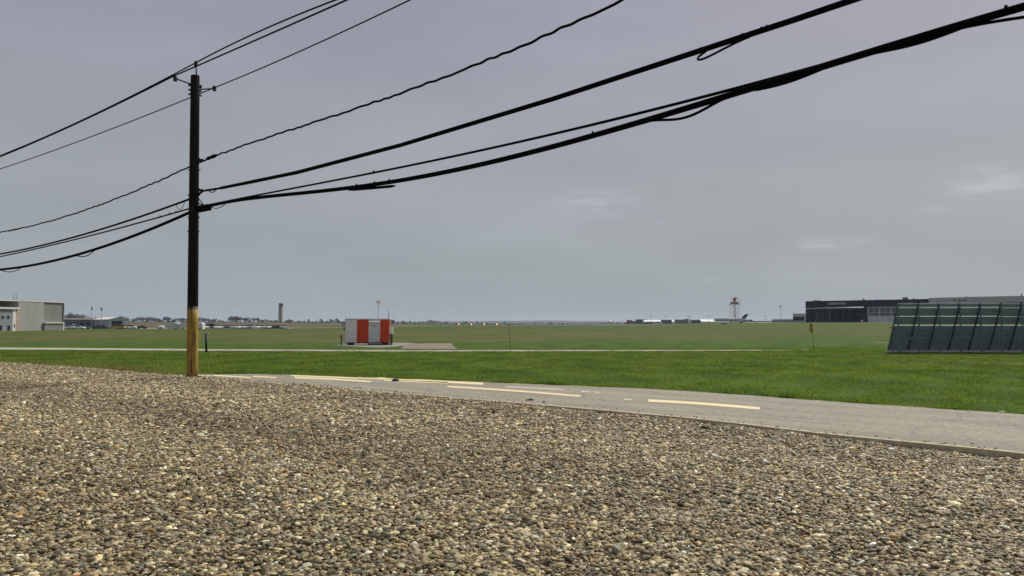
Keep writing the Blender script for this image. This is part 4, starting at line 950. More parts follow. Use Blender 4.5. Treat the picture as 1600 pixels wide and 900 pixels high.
    ya = mat('logo_yellow', (.42, .40, .16), .6); fr(1493.6, 467.0, 1497.9, 471.2, ya, 'logo')
    m = MB(); z0, z1 = f2.h(1492, 471.0), f2.h(1492, 467.3); m.add([(f2.u(1490.8), -.34, z1), (f2.u(1493.4), -.34, z1), (f2.u(1493.4), -.34, z0), (f2.u(1492), -.34, z0)], [(0, 3, 2, 1)]); m.build('logo', M_DARK, fa2)
    mb_ = mat('sign_navy', (.06, .06, .11), .6); fr(1498.6, 467.6, 1500.6, 470.8, mb_, 'sign_letter')
    for k in range(7): fr(1501.0+k*1.75, 468.4-(k in (4,))*.7, 1502.2+k*1.75, 470.7, mb_, 'sign_letter')
    for px, y1 in ((1481, 464.5), (1509.5, 461.8), (1596, 458.8)):
        u0 = f2.u(px); m = MB(); m.tube([(u0, 1, Z2-.1), (u0, 1, f2.h(px, y1))], .28, 8); m.build('roof_vent', M_GREY, T2)
    # small building on the left
    f3 = Front(1239, 500, 502.4, 1258.6, 494, 502.4, 'building', 'small pale flat building with a dark door, left of the navy hangar'); T3 = f3.th; z = f3.h(1245, 490.5)
    m = MB(); m.box(0, f3.L, 0, 10, -1, z); m.build('wall', mat('office_grey', (.34, .36, .38), .7), T3); m = MB(); m.box(-.2, f3.L+.1, -.2, 10.2, z, z+.25); m.build('roof', M_ROOFW, T3)
    m = MB(); m.box(f3.u(1239.3), f3.u(1256.6), -.08, -.01, f3.h(1240, 501), f3.h(1240, 495)); m.build('door', M_NAVYD, T3)
airshare()
# low railing between lamp tower and small building
g0 = at(1206, 502.8, 560); f = Front(1206, 560, 502.8, 1240, 545, 502.8, 'fence', 'low grey chain fence left of the small pale building', 'fence'); z = f.h(1210, 498)
m = MB(); m.beam((0, 0, z), (f.L, 0, z), .12); m.beam((0, 0, z*.5), (f.L, 0, z*.5), .08); m.build('rail', M_LGREY, f.th)
for k in range(9): m = MB(); m.box(f.L*k/8-.07, f.L*k/8+.07, -.07, .07, -1.5, z); m.build('post', M_LGREY, f.th)
m = MB(); m.box(0, f.L, .2, .25, -1, z*.8); m.build('screen', mat('fence_screen', (.26, .27, .27), .8), f.th)

# ------------------------------------------------------------------ terminal side, centre right
def block(px0, py0, px1, py1, dep, label, m_, name='building', cat='building', roof=None, dpt=12, win=False, slope=False):
    f = Front(px0, dep, py1, px1, dep, py1, name, label, cat); z = f.h(px0, py0); T = f.th; q = MB(); q.box(0, f.L, 0, dpt, -2.5, z-(.5 if roof else (z*.8 if slope else 0))); q.build('wall', m_, T)
    if slope:
        q = MB(); zl = z*.2+.02; q.add([(0, -.3, zl), (f.L, -.3, zl), (f.L, dpt*.45, z), (0, dpt*.45, z), (f.L, dpt, zl), (0, dpt, zl)], [(0, 1, 2, 3), (3, 2, 4, 5), (1, 4, 2), (0, 3, 5), (0, 5, 4, 1)]); q.build('roof', M_WHITE2, T)
    if roof: q = MB(); q.box(-.2, f.L+.2, -.3, dpt+.2, z-.5, z); q.build('roof', roof, T)
    if win:
        n = max(2, int(f.L/5))
        for k in range(n): q = MB(); q.box((k+.2)*f.L/n, (k+.8)*f.L/n, -.08, -.01, z*.35, z*.7); q.build('window', M_GLASS, T)
    return f
MD = mat('terminal_dark', (.09, .11, .14), .6); MT = mat('terminal_taupe', (.25, .23, .22), .7); MRB = mat('barn_red', (.35, .08, .06), .7)
block(982, 500, 987.5, 505.6, 830, 'small red brick building at the left end of the terminal row', MRB, roof=M_GREY)
block(987.8, 501.5, 1005, 505.6, 850, 'low dark grey building just right of the red one', MD, win=True)
block(996, 499, 1010.6, 503.5, 900, 'taller slate building behind the low dark one', MD, roof=M_GREY)
block(1006.5, 499.8, 1033.3, 503.2, 760, 'long bright white terminal roofed building, the left one of the row', M_WHITE2, slope=True)
block(986, 503.4, 1047, 505.9, 730, 'low grey wall like building in front of the terminal row', M_GREY)
block(1033.6, 499.9, 1049, 503.4, 770, 'dark glass fronted terminal section between white sections', MD)
block(1050.8, 499.6, 1054.2, 503.5, 765, 'narrow white block between dark glass and taupe wall', M_WHITE2, slope=True)
block(1054.6, 499.4, 1076.8, 503.8, 775, 'taupe terminal building with a raised right end', MT)
block(1073.5, 498.2, 1077, 500, 790, 'small taupe rooftop block', MT)
block(1077.4, 499.6, 1079.2, 503.8, 768, 'thin white stair tower beside the taupe building', M_WHITE2)
block(1079.5, 499.9, 1093.6, 503.2, 772, 'dark glass section right of the thin white tower', MD)
block(1095.8, 499.0, 1148, 503.2, 775, 'longest bright white hangar, behind the tail of the jet', M_WHITE2, slope=True)
block(1150, 499.3, 1176.3, 503.2, 800, 'pale grey building right of the lattice tower, behind the jet tail', M_LGREY, win=True)
block(1177, 501.6, 1206, 503.2, 820, 'very low grey building right of the jet tail', M_GREY)
block(1128, 505.0, 1136.2, 506.1, 420, 'small black ground sign on the grass edge below the white hangar', M_DARK, 'sign', 'sign', dpt=.3)
block(1155.6, 502.8, 1160.5, 503.9, 560, 'small black ground sign near the jet tail', M_DARK, 'sign', 'sign', dpt=.3)
g = ground(952, 1100); q = thing('dome_building', 'small bright white dome standing out on the horizon', 'building', (g.x, 1100, zz(503, 1100)))
m = MB(); m.lathe((0, 0, 0), [(3.0, -2), (3.0, .2), (2.5, 1.4), (1.4, 2.4), (.3, 2.9)]); m.build('dome', M_WHITE2, q)

def lattice():
    dp = 640; b = ground(1150, dp); zb_ = zz(504, dp); k = dp/F
    T = thing('radar_tower', 'tall red and white lattice tower with a platform and radar head', 'tower', (b.x, dp, zb_)); hw = 6.3*k; zp = (504-475.5)*k
    for sx in (-1, 1):
        for sy in (0, 1):
            m = MB(); m.beam((sx*hw, sy*2*hw, -1), (sx*hw*.98, sy*2*hw, zp), .22); m.build('leg', M_WHITE2, T)
    MRW = mat('mast_red', (.34, .14, .13), .7, .3, .5)
    n = 5
    for i in range(n):
        z0, z1 = zp*i/n, zp*(i+1)/n
        m = MB()
        for (xa, xb) in ((-hw, hw), (hw, -hw)): m.beam((xa, 0, z0), (xb, 0, z1), .14); m.beam((xa, 2*hw, z0), (xb, 2*hw, z1), .10)
        m.beam((-hw, 0, z1), (hw, 0, z1), .12); m.build('bracing', M_WHITE2, T)
        m = MB(); s = 1 if i % 2 else -1; m.beam((-s*.9, hw, z0), (s*.9, hw, (z0+z1)/2), .8, .5); m.beam((s*.9, hw, (z0+z1)/2), (-s*.9, hw, z1), .8, .5); m.build('stair', MRW, T)
    m = MB(); m.box(-hw*1.1, hw*1.1, -.4, 2*hw+.4, zp, zp+.5); m.box(-hw*.85, hw*.7, .5, 2*hw-.5, zp+.5, zp+2.0); m.build('platform', M_GREY, T)
    m = MB()
    for z in (2.2,):
        m.beam((-hw*1.1, -.4, zp+z), (hw*1.1, -.4, zp+z), .12)
        for s in np.linspace(-1.1, 1.1, 6): m.beam((s*hw, -.4, zp+.5), (s*hw, -.4, zp+z), .1)
    m.build('railing', M_LGREY, T)
    m = MB(); m.lathe((0, hw, zp+2.0), [(.4, 0), (.6, .3), (1.5, 1.8), (1.6, 3.3), (1.2, 3.5)], 10); m.build('radar_base', mat('radar_red', (.36, .05, .05), .6, .1, .5), T)
    m = MB(); m.beam((-2.0, hw-1.0, zp+5.0), (2.0, hw-1.0, zp+5.0), .6, 1.5); m.beam((-2.0, hw-.9, zp+4.5), (-.6, hw-.9, zp+3.6), .3); m.beam((2, hw-.9, zp+4.5), (.6, hw-.9, zp+3.6), .3); m.build('radar_dish', M_WHITE, T)
    for s in (-1, 1):
        m = MB(); m.beam((s*hw, 0, zp), (s*hw, 0, zp+6), .09); m.build('lightning_rod', M_LGREY, T)
lattice()
def lamp(px, ytop, dep, ybase, label, double=True, rd=.6):
    b = ground(px, dep); zb_ = zz(ybase, dep); hgt = (ybase-ytop)*dep/F
    T = thing('lamp_post', label, 'lamp post', (b.x, dep, zb_))
    m = MB(); m.tube([(0, 0, -1), (0, 0, hgt)], [.16, .11], 6); m.build('pole', M_LGREY, T)
    if double:
        w_ = 1.7*dep/F
        m = MB(); m.beam((-w_, 0, hgt), (w_, 0, hgt), .1); m.build('arm', M_LGREY, T)
        for s in (-1, 1): m = MB(); m.box(s*w_-.5, s*w_+.5, -.4, .4, hgt-.25, hgt+.35); m.build('lamp_head', M_GREY, T)
    else:
        m = MB(); m.lathe((0, 0, hgt-.9), [(.3, 0), (rd, .3), (rd, 1.0), (.3, 1.3)], 10); m.build('lamp_head', M_GREY, T)
lamp(1017, 494.3, 760, 503, 'double headed apron lamp above the left white terminal section')
lamp(1041, 494.3, 760, 503, 'double headed apron lamp above the dark glass terminal section')
lamp(1077.5, 494, 760, 503, 'double headed apron lamp above the thin white stair tower')
lamp(1107.5, 494, 760, 503, 'double headed apron lamp above the longest white hangar')
lamp(1196, 495, 760, 503, 'double headed apron lamp right of the jet tail')
lamp(1220, 478.5, 620, 502.6, 'tall lamp tower with a round head between jet tail and navy hangar', False, .75)
lamp(143, 481, 330, 513, 'left one of two thin lamp posts in front of the blue grey hangar', False, .3)
lamp(158, 482, 330, 513, 'right one of two thin lamp posts in front of the blue grey hangar', False, .35)

# airliner with dark swept T tail, mostly seen as a long pale fuselage
def jet():
    dep = 600; b = ground(1115, dep); k = dep/F; z0 = zz(503.6, dep)
    T = thing('airliner', 'parked jet airliner with grey fuselage and dark navy swept T tail', 'airplane', (b.x, dep, z0)); Lf = 50*k
    m = MB(); m.tube([(0, 0, 1.6), (.6, 0, 1.75), (2, 0, 2.0), (Lf*.75, 0, 2.0), (Lf*.93, 0, 2.3), (Lf, 0, 2.5)], [.15, .7, 1.25, 1.3, .7, .2], 14); m.build('fuselage', M_LGREY, T)
    m = MB(); x = Lf*.84; m.add([(x, -.12, 2.6), (x+3.6, -.12, 2.6), (x+6.2, -.1, 6.0), (x+3.4, -.1, 6.0), (x, .12, 2.6), (x+3.6, .12, 2.6), (x+6.2, .1, 6.0), (x+3.4, .1, 6.0)], [(0, 1, 2, 3), (7, 6, 5, 4), (0, 4, 5, 1), (1, 5, 6, 2), (2, 6, 7, 3), (3, 7, 4, 0)]); m.build('tail_fin', mat('tail_navy', (.015, .025, .055), .4), T)
    m = MB(); 
    for s in (-1, 1): m.add([(x+3.6, 0, 6.02), (x+6.3, 0, 6.12), (x+7.6, s*3.6, 6.2), (x+6.4, s*3.6, 6.1), (x+3.6, 0, 6.2), (x+6.3, 0, 6.3), (x+7.6, s*3.6, 6.34), (x+6.4, s*3.6, 6.25)], [(0, 1, 2, 3), (7, 6, 5, 4), (0, 4, 5, 1), (1, 5, 6, 2), (2, 6, 7, 3), (3, 7, 4, 0)])
    m.build('tailplane', MATS['tail_navy'], T)
    for s in (-1, 1):
        m = MB(); m.add([(Lf*.42, s*1.0, 1.4), (Lf*.6, s*1.0, 1.4), (Lf*.72, s*10, 2.0), (Lf*.66, s*10, 2.0), (Lf*.42, s*1.0, 1.65), (Lf*.6, s*1.0, 1.6), (Lf*.72, s*10, 2.1), (Lf*.66, s*10, 2.1)], [(0, 1, 2, 3), (7, 6, 5, 4), (0, 4, 5, 1), (1, 5, 6, 2), (2, 6, 7, 3), (3, 7, 4, 0)]); m.build('wing', M_LGREY, T)
        m = MB(); m.tube([(Lf*.72, s*2.1, 2.6), (Lf*.74, s*2.1, 2.6), (Lf*.86, s*2.1, 2.6)], [.55, .7, .4], 10); m.build('engine', M_LGREY, T)
        m = MB(); m.tube([(Lf*.55, s*1.6, -.1), (Lf*.55, s*1.6, 1.5)], .12, 6); m.tube([(Lf*.55, s*1.45, 0.35), (Lf*.55, s*1.75, .35)], .4, 10); m.build('landing_gear', M_DARK, T)
    m = MB(); m.tube([(2.2, 0, 0), (2.2, 0, 1.5)], .1, 6); m.tube([(2.2, -.2, .3), (2.2, .2, .3)], .3, 10); m.build('landing_gear', M_DARK, T)
jet()

# approach lights burning red
M_LENS = mat('red_lens', (.5, .02, .02), .3, 0, emit=(1, .05, .03), estr=5); M_HOT = mat('white_lens', (.8, .6, .5), .3, 0, emit=(1, .7, .55), estr=9)
first = None
nm_ = ['leftmost', 'second from the left', 'third from the left', 'rightmost']
for px, lb in zip((716.8, 736.6, 756.6, 776.5), nm_):
    b = ground(px, 440)
    if first is None:
        T = thing('approach_light', '', 'runway light', (b.x, 440, b.z)); first = T
        m = MB(); m.box(-.55, .55, -.2, 1.2, .55, 1.05); m.build('housing', M_DARK, T)
        m = MB(); m.box(-.5, -.45, 0, .05, -.3, .55); m.box(.45, .5, 0, .05, -.3, .55); m.build('leg', M_DARK, T)
        m = MB(); m.lathe((0, 0, 0), [(.05, -.06), (.24, -.02), (.26, .02)], 14)
        q = m.build('lens', M_LENS, T); q.rotation_euler = (R(90), 0, 0); q.location = (0, -.22, .80)
        m = MB(); m.lathe((0, 0, 0), [(.05, -.03), (.12, -.02), (.13, .02)], 12)
        q = m.build('bulb', M_HOT, T); q.rotation_euler = (R(90), 0, 0); q.location = (0, -.30, .80)
    else: T = copy_tree(first)
    T.location = (b.x, 440, b.z); tag(T, lb+' of four red glowing runway approach lights on the field edge', 'runway light', 'four red approach lights')

# control tower and water tower
def control_tower():
    dep = 1350; k = dep/F; b = ground(438.6, dep); T = thing('control_tower', 'tall slim airport control tower on the horizon left of the shelter', 'control tower', (b.x, dep, zz(504, dep)))
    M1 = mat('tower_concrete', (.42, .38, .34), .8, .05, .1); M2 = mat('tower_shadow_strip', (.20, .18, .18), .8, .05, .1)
    hw = 2.9*k; zt_ = (504-479.5)*k
    m = MB(); m.box(-hw, -hw*.25, -hw, hw, -3, zt_); m.box(hw*.25, hw, -hw, hw, -3, zt_); m.build('shaft', M1, T)
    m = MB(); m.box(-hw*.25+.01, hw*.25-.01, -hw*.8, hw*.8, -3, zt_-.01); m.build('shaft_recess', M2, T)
    m = MB(); m.lathe((0, 0, zt_), [(hw*1.05, .02), (hw*1.2, .6), (hw*1.2, 1.5), (hw*1.0, 1.6)], 8); m.build('gallery', M_GREY, T)
    m = MB(); m.lathe((0, 0, zt_+1.6), [(hw*1.05, .02), (hw*1.35, 3.6), (hw*1.35, 3.7)], 8); m.build('cab_glass', mat('cab_glass', (.03, .05, .08), .15), T)
    m = MB(); m.lathe((0, 0, zt_+5.3), [(hw*1.4, .02), (hw*1.35, .7), (hw*.5, .9)], 8); m.build('roof', M_GREY, T)
    m = MB(); m.tube([(0, 0, zt_+6), (0, 0, zt_+9)], .15, 6); m.build('antenna', M_GREY, T)
control_tower()
dep = 1500; k = dep/F; b = ground(261, dep); T = thing('water_tower', 'teal blue water tower tank rising above the far bare trees', 'water tower', (b.x, dep, zz(504, dep)))
m = MB(); r_ = 6.4*k; z_ = (504-499.5)*k; m.lathe((0, 0, z_), [(r_*.3, -1.2), (r_*.9, 0), (r_, 1.8), (r_, 3.4), (r_*.8, 4.9), (r_*.3, 5.9), (.2, 6.1)], 20); m.build('tank', mat('tank_teal', (.07, .16, .21), .6, .05), T)
m = MB(); m.tube([(0, 0, -3), (0, 0, z_)], 1.3, 10); m.build('stem', MATS['tank_teal'], T)

# ------------------------------------------------------------------ vehicles
def make_car(kind):
    T = thing('parked_car' if kind != 'pickup' else 'pickup_truck', '', 'car', (0, 0, 0))
    if kind == 'sedan': pr = [(-2.25, .35), (-2.3, .75), (-1.6, .92), (-1.0, 1.0), (1.5, 1.0), (2.15, .92), (2.25, .4)]; cab = [(-1.0, .98), (-.35, 1.42), (.85, 1.42), (1.55, .98)]
    elif kind == 'suv': pr = [(-2.3, .4), (-2.35, .95), (-1.5, 1.08), (2.2, 1.1), (2.3, .5)]; cab = [(-1.35, 1.06), (-.7, 1.7), (1.9, 1.7), (2.2, 1.06)]
    else: pr = [(-2.7, .45), (-2.75, 1.0), (-1.5, 1.15), (2.75, 1.12), (2.75, .5)]; cab = [(-1.3, 1.12), (-.7, 1.8), (.55, 1.8), (.75, 1.12)]
    m = MB(); m.prism(pr, -.88, .88); bo_ = m.build('body', M_WHITE, T, .06)
    m = MB(); m.add([(x, s*(.82 if z < 1.2 else .68), z) for s in (-1, 1) for x, z in cab], [(0, 1, 2, 3), (7, 6, 5, 4), (0, 4, 5, 1), (1, 5, 6, 2), (2, 6, 7, 3)]); c = m.build('windows', M_GLASS, T)
    m = MB(); zt_ = cab[1][1]; m.box(cab[1][0]+.05, cab[2][0]-.05, -.66, .66, zt_+.002, zt_+.05); m.build('roof', M_WHITE, T)
    for x in (-1.45, 1.4):
        for s in (-.8, .8):
            m = MB(); m.tube([(x, s-.11, .33), (x, s+.11, .33)], .33, 14); m.build('wheel', M_TYRE, T)
    for s in (-.65, .65): m = MB(); m.box(pr[1][0]-.02, pr[1][0]+.12, s-.18, s+.18, .62, .78); m.build('headlight', M_LGREY, T)
    return T
PAINT = {'white': M_WHITE2, 'black': mat('car_black', (.02, .02, .022), .25, spec=.6), 'dark blue': mat('car_blue', (.02, .03, .09), .3, spec=.6), 'silver': mat('car_silver', (.36, .38, .40), .35, spec=.6), 'yellow': mat('car_yellow', (.50, .33, .10), .5), 'red': mat('car_red', (.30, .03, .03), .35)}
protos = {}
def car(kind, colour, px, dep, rz, label, group):
    if kind not in protos: T = protos[kind] = make_car(kind)
    else: T = copy_tree(protos[kind])
    b = ground(px, dep); T.location = (b.x, dep, b.z+.08); T.rotation_euler = (0, 0, rz); T['label'] = label; T['group'] = group; T['category'] = 'pickup' if kind == 'pickup' else 'car'
    for ch in [c for c in bpy.data.objects if c.parent == T]:
        if ch.name.split('.')[0] in ('body', 'roof'):
            if ch.data.materials[0]: pass
            ch.material_slots[0].link = 'OBJECT'; ch.material_slots[0].material = PAINT[colour]
rl = random.Random(3)
LOT1 = [('pickup', 'white', 107), ('sedan', 'silver', 112), ('suv', 'dark blue', 117.5), ('sedan', 'white', 124), ('suv', 'black', 130), ('sedan', 'silver', 145), ('suv', 'black', 141), ('sedan', 'black', 153), ('suv', 'dark blue', 161), ('sedan', 'white', 170), ('sedan', 'silver', 166), ('pickup', 'yellow', 180), ('suv', 'yellow', 187), ('suv', 'white', 194), ('sedan', 'white', 199.5), ('suv', 'white', 204.5)]
for k, c, px in LOT1:
    car(k, c, px, 338+rl.uniform(0, 14), rl.choice((0, R(180)))+R(rl.uniform(-25, 25)), f'{c} {"pickup" if k == "pickup" else k} parked in front of the hangars at far left', 'cars parked by the left hangars')
LOT2 = [('suv', 'white', 319.5), ('sedan', 'black', 334), ('suv', 'white', 341), ('suv', 'silver', 348), ('sedan', 'black', 356), ('sedan', 'silver', 364), ('suv', 'white', 372), ('suv', 'white', 378), ('suv', 'white', 384.5), ('pickup', 'silver', 393), ('suv', 'white', 403), ('suv', 'white', 411.5), ('suv', 'white', 418.5),
        ('sedan', 'dark blue', 424), ('sedan', 'dark blue', 429), ('sedan', 'dark blue', 434), ('sedan', 'black', 438), ('sedan', 'silver', 444)]
for k, c, px in LOT2:
    car(k, c, px, 346+rl.uniform(-2, 5), R(90+rl.uniform(-25, 10)) if c != 'dark blue' else R(rl.uniform(-10, 10)), f'{c} {"pickup" if k == "pickup" else k} in the long row of vehicles right of the utility pole', 'vehicles in the far row between pole and control tower')
car('sedan', 'black', 221.5, 345, 0, 'lone black car on the far grass edge between hangars and tents', 'lone car on the far field edge')
car('pickup', 'white', 1028, 480, 0, 'lone white pickup on the far field edge below the terminal row', 'lone pickup below the terminal')
car('suv', 'red', 979, 640, 0, 'red vehicle on the horizon left of the red brick building', 'red vehicle near the terminal')

# ------------------------------------------------------------------ trees
def bare_tree(seed, h_=9., wide=1.):
    r = random.Random(seed); T = thing('bare_tree', '', 'tree', (0, 0, 0)); tr = MB(); tips = []
    def br(p, d_, l, rad_, lev):
        q = p+d_*l; tr.tube([p, p.lerp(q, .5)+Vector((r.uniform(-1, 1), r.uniform(-1, 1), 0))*l*.05, q], [rad_, rad_*.8, rad_*.6], 5 if lev < 2 else 3, cap=False)
        if lev >= 2: tips.append((q, d_)); tips.append((p.lerp(q, .5), d_))
        if lev >= 3: return
        for k in range(r.randint(3, 4)):
            nd = (d_+Vector((r.uniform(-1, 1)*wide*.9, r.uniform(-1, 1)*wide*.9, r.uniform(-.35, .5)))*.85).normalized(); br(p.lerp(q, r.uniform(.65, 1)), nd, l*r.uniform(.6, .78), rad_*.58, lev+1)
    br(Vector((0, 0, -.8)), Vector((r.uniform(-.06, .06), 0, 1)), h_*.30, h_*.022, 0)
    tr.build('trunk', M_BARK, T); cr = MB(); vs = []; fs = []
    cen = [(Vector((r.gauss(0, .13), r.gauss(0, .13), r.uniform(.38, .72)))*h_, r.uniform(.16, .30)*h_) for _ in range(7)]
    for k in range(1500):
        c_, rr = cen[r.randrange(7)]; dv = Vector((r.gauss(0, 1), r.gauss(0, 1), r.gauss(0, 1))).normalized()*rr*r.random()**.45; a = c_+dv
        nd = (Vector((a.x, a.y, (a.z-.15*h_))).normalized()+Vector((r.uniform(-.4, .4), r.uniform(-.4, .4), r.uniform(-.2, .5)))).normalized()
        s = nd.cross(Vector((r.uniform(-1, 1), r.uniform(-1, 1), r.uniform(-1, 1)))).normalized()*.0050*h_; b_ = a+nd*h_*r.uniform(.06, .16); i = len(vs); vs += [a-s, a+s, b_]; fs.append((i, i+1, i+2))
    cr.add(vs, fs); cr.build('crown', M_TWIG, T); return T
def conifer(seed, h_=8., round_=False):
    r = random.Random(seed); T = thing('evergreen_tree', '', 'tree', (0, 0, 0)); m = MB(); m.tube([(0, 0, -.8), (0, 0, h_*.9)], [.2, .05], 6); m.build('trunk', M_BARK, T)
    vs = []; fs = []
    for k in range(1500):
        t = r.random()**.8; z = h_*(.08+.92*t); rr = (h_*.30*(1-t)**.75 if not round_ else h_*.42*math.sin(math.pi*min(1, .15+.85*t))**.6)*(.55+.5*r.random())*(1+.25*math.sin(z*4+seed)); a = r.uniform(0, 6.283)
        p = Vector((rr*math.cos(a), rr*math.sin(a), z)); d_ = Vector((math.cos(a), math.sin(a), r.uniform(-.6, .2))); s = Vector((-math.sin(a), math.cos(a), r.uniform(-.4, .4)))*.28; i = len(vs); vs += [p-s, p+s, p+d_*r.uniform(.35, .8)]; fs.append((i, i+1, i+2))
    m = MB(); m.add(vs, fs); m.build('crown', M_CONIF, T); return T
bt = [bare_tree(i, 9, .8+.15*(i % 3)) for i in range(6)]; ct = [conifer(i+20, 8, i == 2) for i in range(3)]; used = set()
def plant_tree(pool, i, px, dep, ytop, label, group, ybase=504.3, sx=1.):
    src = pool[i % len(pool)]; key = src.name
    T = src if key not in used else copy_tree(src); used.add(key)
    h0 = 9 if pool is bt else 8; hh = (ybase-ytop)*dep/F; b = ground(px, dep); T.location = (b.x, dep, zz(ybase, dep)); s = hh/h0; T.scale = (s*sx, s*sx, s); T.rotation_euler = (0, 0, rl.uniform(0, 6.28)); T['label'] = label; T['group'] = group
specs = []
def row(pxs, dep, tops, label, group, pool=bt, ybase=504.3, sx=1.):
    for i, px in enumerate(pxs):
        plant_tree(pool, rl.randint(0, 99), px+rl.uniform(-1.2, 1.2), dep*rl.uniform(.94, 1.06), tops[i % len(tops)]+rl.uniform(-.8, .8), label, group, ybase, sx)
row([104, 109, 115, 121, 127], 900, [490, 488, 490, 489, 491], 'bare tree showing above the roof of the blue grey hangar', 'trees above the blue grey hangar', sx=1.3)
row([139, 148], 1000, [495, 495.5], 'low bare tree just above the blue grey hangar roof, near the lamp posts', 'low trees by the lamp posts')
row([187, 191, 196, 201], 900, [494, 493.5, 494.5, 497], 'dark bare tree behind the small white gabled hangar', 'trees behind the gabled hangar', sx=1.4)
row([209, 214, 219, 224, 229, 234, 239, 244, 249], 950, [497, 495, 494, 495, 495.5, 493.5, 494, 495.5, 497], 'bare tree in the far line between gabled hangar and water tower', 'trees left of the water tower', sx=1.3)
row([254, 262, 269, 275, 281, 287, 292], 950, [499, 500, 498, 496, 495.5, 496, 496], 'bare tree in the far line behind the white tents', 'trees behind the white tents', sx=1.3)
row([311, 316, 321, 326, 332, 337, 343, 348], 950, [495, 496, 496, 496.5, 497, 497, 499, 500], 'bare tree in the far line just right of the utility pole', 'trees right of the utility pole', sx=1.2)
row([359, 363, 367, 371, 376, 380, 384], 950, [495, 493.3, 493, 493, 493.5, 494.5, 496], 'tall bare tree in the clump above the row of vehicles', 'tall bare clump above the vehicles', sx=1.15)
row([390, 397, 401, 404], 980, [495.5, 496.2, 495, 495.5], 'separate bare tree between the tall clump and the control tower', 'separate bare trees left of the tower', sx=1.)
row([410, 416, 421, 426, 431], 1100, [498, 498.5, 499, 500, 500], 'low bare tree just left of the control tower', 'low trees left of the tower', sx=1.5)
row([448, 451, 455, 461, 465], 1050, [500, 498, 499, 501, 501], 'hazy round tree just right of the control tower', 'trees right of the tower', sx=1.6)
row([466, 472, 476, 481.5, 484], 1000, [501, 501, 500, 498.5, 501], 'dark evergreen in the group halfway between tower and shelter', 'evergreens between tower and shelter', ct)
row([495, 500, 505, 511, 516, 521, 526, 530], 1000, [501, 498.3, 500.5, 500, 498.5, 499, 498, 500], 'dark evergreen in the clump just left of the striped shelter', 'evergreens left of the shelter', ct)
row([613, 616, 622, 629, 634, 641, 648, 654, 660, 667, 672, 677, 682, 689, 695, 700], 1100, [498.5, 500, 501.5, 501, 502, 502, 502.5, 502, 501, 501, 500, 500, 500.5, 502, 502, 501], 'small bare tree in the far line right of the striped shelter', 'far trees right of the shelter', ybase=506, sx=1.4)
row([724, 728, 736, 746, 752, 762, 770, 788, 801], 1500, [502, 501.5, 503, 502.5, 503, 503, 504, 503, 503.5], 'tiny hazy tree on the horizon behind the red lights', 'tiny trees behind the red lights', ybase=507, sx=1.3)
row([836, 848, 860, 862, 873, 879, 886], 1400, [504, 504.5, 504, 504, 505, 503.8, 505], 'dark shrub like tree standing on the shimmering horizon', 'shrubs on the horizon right of the rod', ct, 507, 1.6)
row([914, 919, 927, 932, 938, 944, 949, 956, 965, 970], 1200, [505, 504.8, 504.5, 505, 503.5, 503.8, 504, 503.2, 504, 504], 'dark low tree on the horizon below the white dome', 'low trees below the white dome', ct, 507, 1.3)
for t in bt+ct:
    if t.name not in used:
        for c in [c for c in bpy.data.objects if c.parent == t]: bpy.data.objects.remove(c)
        bpy.data.objects.remove(t)
def far_woods():
    """low band of brush and hedgerow along the far side of the airfield"""
    r = random.Random(9); vs = []; fs = []
    def run(p0, p1, dep, h0, n, w_):
        for k in range(n):
            px = r.uniform(p0, p1); d_ = dep*r.uniform(.97, 1.05); x = (px-800)/F*d_; b = ztf(x, d_)-.4
            hh = h0*(.55+.3*math.sin(px*.31)+.25*math.sin(px*.9+2))*d_/F*r.random()**.6; hh = max(hh, .3)
            a = Vector((x, d_, b+hh*.5)); s = Vector((r.uniform(-1, 1), r.uniform(-1, 1), r.uniform(-.3, .3))).normalized()*w_; i = len(vs)
            vs.extend([a-s-Vector((0, 0, hh*.5)), a+s-Vector((0, 0, hh*.5)), a+Vector((r.uniform(-.5, .5), 0, hh*.5))]); fs.append((i, i+1, i+2))
    run(-250, 470, 1000, 4.0, 9000, .8); run(470, 620, 1050, 3.0, 2600, .8); run(600, 830, 1150, 2.6, 3000, .7); run(825, 985, 1250, 2.2, 900, .8); run(185, 300, 800, 2.5, 1500, .6)
    m = MB(); m.add(vs, fs); o = m.build('far_woods', mat('brush', (.06, .055, .045), .95, .3, .02)); tag(o, 'dark low brush and hedgerows along the far side of the airfield', 'woods', kind='stuff')
far_woods()
def hills():
    m = MB(); vs = []; fs = []; n = 200
    for i in range(n):
        x = -7500+15000*i/(n-1); px = 800+F*x/6000
        top_ = zz(502.4-1.2*math.exp(-((px-820)/120)**2)+.35*math.sin(px*.02)+.2*math.sin(px*.07+1), 6400)+0
        for y, z in ((5200, -8), (5800, top_*.5), (6400, top_), (7000, top_*.8), (7600, -8)): vs.append((x, y+80*math.sin(i*.4), z))
    for i in range(n-1):
        for k in range(4): a = i*5+k; fs.append((a, a+5, a+6, a+1))
    m.add(vs, fs, True); tag(m.build('hills', mat('hill_woods', (.022, .03, .036), .95, .3, .003)), kind='structure')
hills()

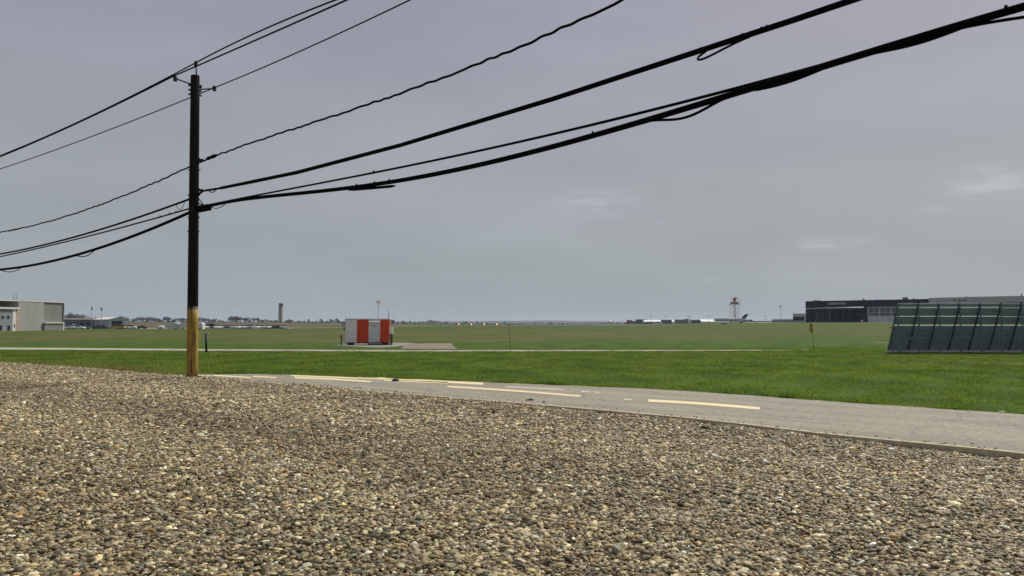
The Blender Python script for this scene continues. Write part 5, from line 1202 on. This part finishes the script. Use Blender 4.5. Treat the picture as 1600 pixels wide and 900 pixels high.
# small things on the path and grass
def rock(px, py, r_, label, m_=M_DARK, z=PZ+.002, name='stone'):
    p = onz(px, py, z); rr = random.Random(int(px)); q = MB(); q.lathe((0, 0, 0), [(r_*.75, 0), (r_, r_*.3), (r_*.85, r_*.65), (r_*.4, r_*.9)], 9)
    q.v = [(x*1.5*(1+rr.uniform(-.12, .12)), y*(1+rr.uniform(-.15, .15)), z_*(1+rr.uniform(-.1, .1))) for x, y, z_ in q.v]
    o = q.build(name, m_); o.location = p; tag(o, label, 'stone')
rock(618, 595.5, .075, 'dark lump lying on the widest yellow marking of the path')
rock(830, 625.5, .04, 'larger of two small dark crumbs near the kerb of the path'); rock(824.5, 625.5, .025, 'smaller dark crumb just left of the larger one near the kerb')
rock(850, 627.8, .02, 'tiny dark crumb near the kerb right of the other two')
rock(1565, 646.5, .06, 'pale flat stone at the grass edge near the right border', M_LGREY, .0)

def weed(px, py, n, h_, label, z=.0):
    p = onz(px, py, z); rr = random.Random(int(px)); vs = []; fs = []
    for k in range(n):
        a = rr.uniform(0, 6.28); b0 = Vector((rr.gauss(0, .03), rr.gauss(0, .03), 0)); s_ = Vector((-math.sin(a), math.cos(a), 0))*.006; tip = b0+Vector((math.cos(a)*h_*rr.uniform(.3, .9), math.sin(a)*h_*rr.uniform(.3, .9), h_*rr.uniform(.5, 1))); md = b0.lerp(tip, .5)+Vector((0, 0, h_*.2))
        i = len(vs); vs += [b0-s_, b0+s_, md-s_*1.3, md+s_*1.3, tip]; fs += [(i, i+1, i+3, i+2), (i+2, i+3, i+4)]
    q = MB(); q.add(vs, fs); o = q.build('weed', mat('weed_green', (.05, .075, .02), .8)); o.location = p; tag(o, label, 'weed')
weed(1101, 672, 40, .09, 'small green weed growing in the gravel below the right hand yellow marking')
weed(206, 726, 26, .06, 'tiny green weed in the gravel at the left, below the utility pole')
weed(515, 728, 18, .05, 'very small weed in the middle of the gravel, left of centre')
def flowers():
    n = 170; x = rng.uniform(-1, 1, n); y = rng.uniform(13, 52, n)**1.0; x = x*.66*y; k = y > turf_y(x)+.3; x, y = x[k], y[k]; m = MB()
    for a, b in zip(x, y):
        z = ztf(a, b)+.05; r_ = random.uniform(.008, .018); m.add([(a-r_, b, z), (a+r_, b, z), (a, b-r_, z+.012), (a, b+r_, z+.012), (a, b, z+.02)], [(0, 2, 4), (2, 1, 4), (1, 3, 4), (3, 0, 4)])
    tag(m.build('clover_flowers', M_WHITE), 'tiny white flower heads scattered through the near turf', 'flowers', kind='stuff')
flowers()

# ------------------------------------------------------------------ haze
m = bpy.data.materials.new('haze_air'); m.use_nodes = True; t = m.node_tree; t.nodes.remove(t.nodes['Principled BSDF'])
v = N(t, 'ShaderNodeVolumePrincipled'); v.inputs['Color'].default_value = (.72, .84, 1, 1); v.inputs['Density'].default_value = .00008; v.inputs['Anisotropy'].default_value = .2
t.links.new(v.outputs[0], t.nodes['Material Output'].inputs['Volume'])
q = MB(); q.box(-9000, 9000, -100, 9600, -30, 60); tag(q.build('haze', m), 'pale haze over the whole airfield', 'haze', kind='stuff')
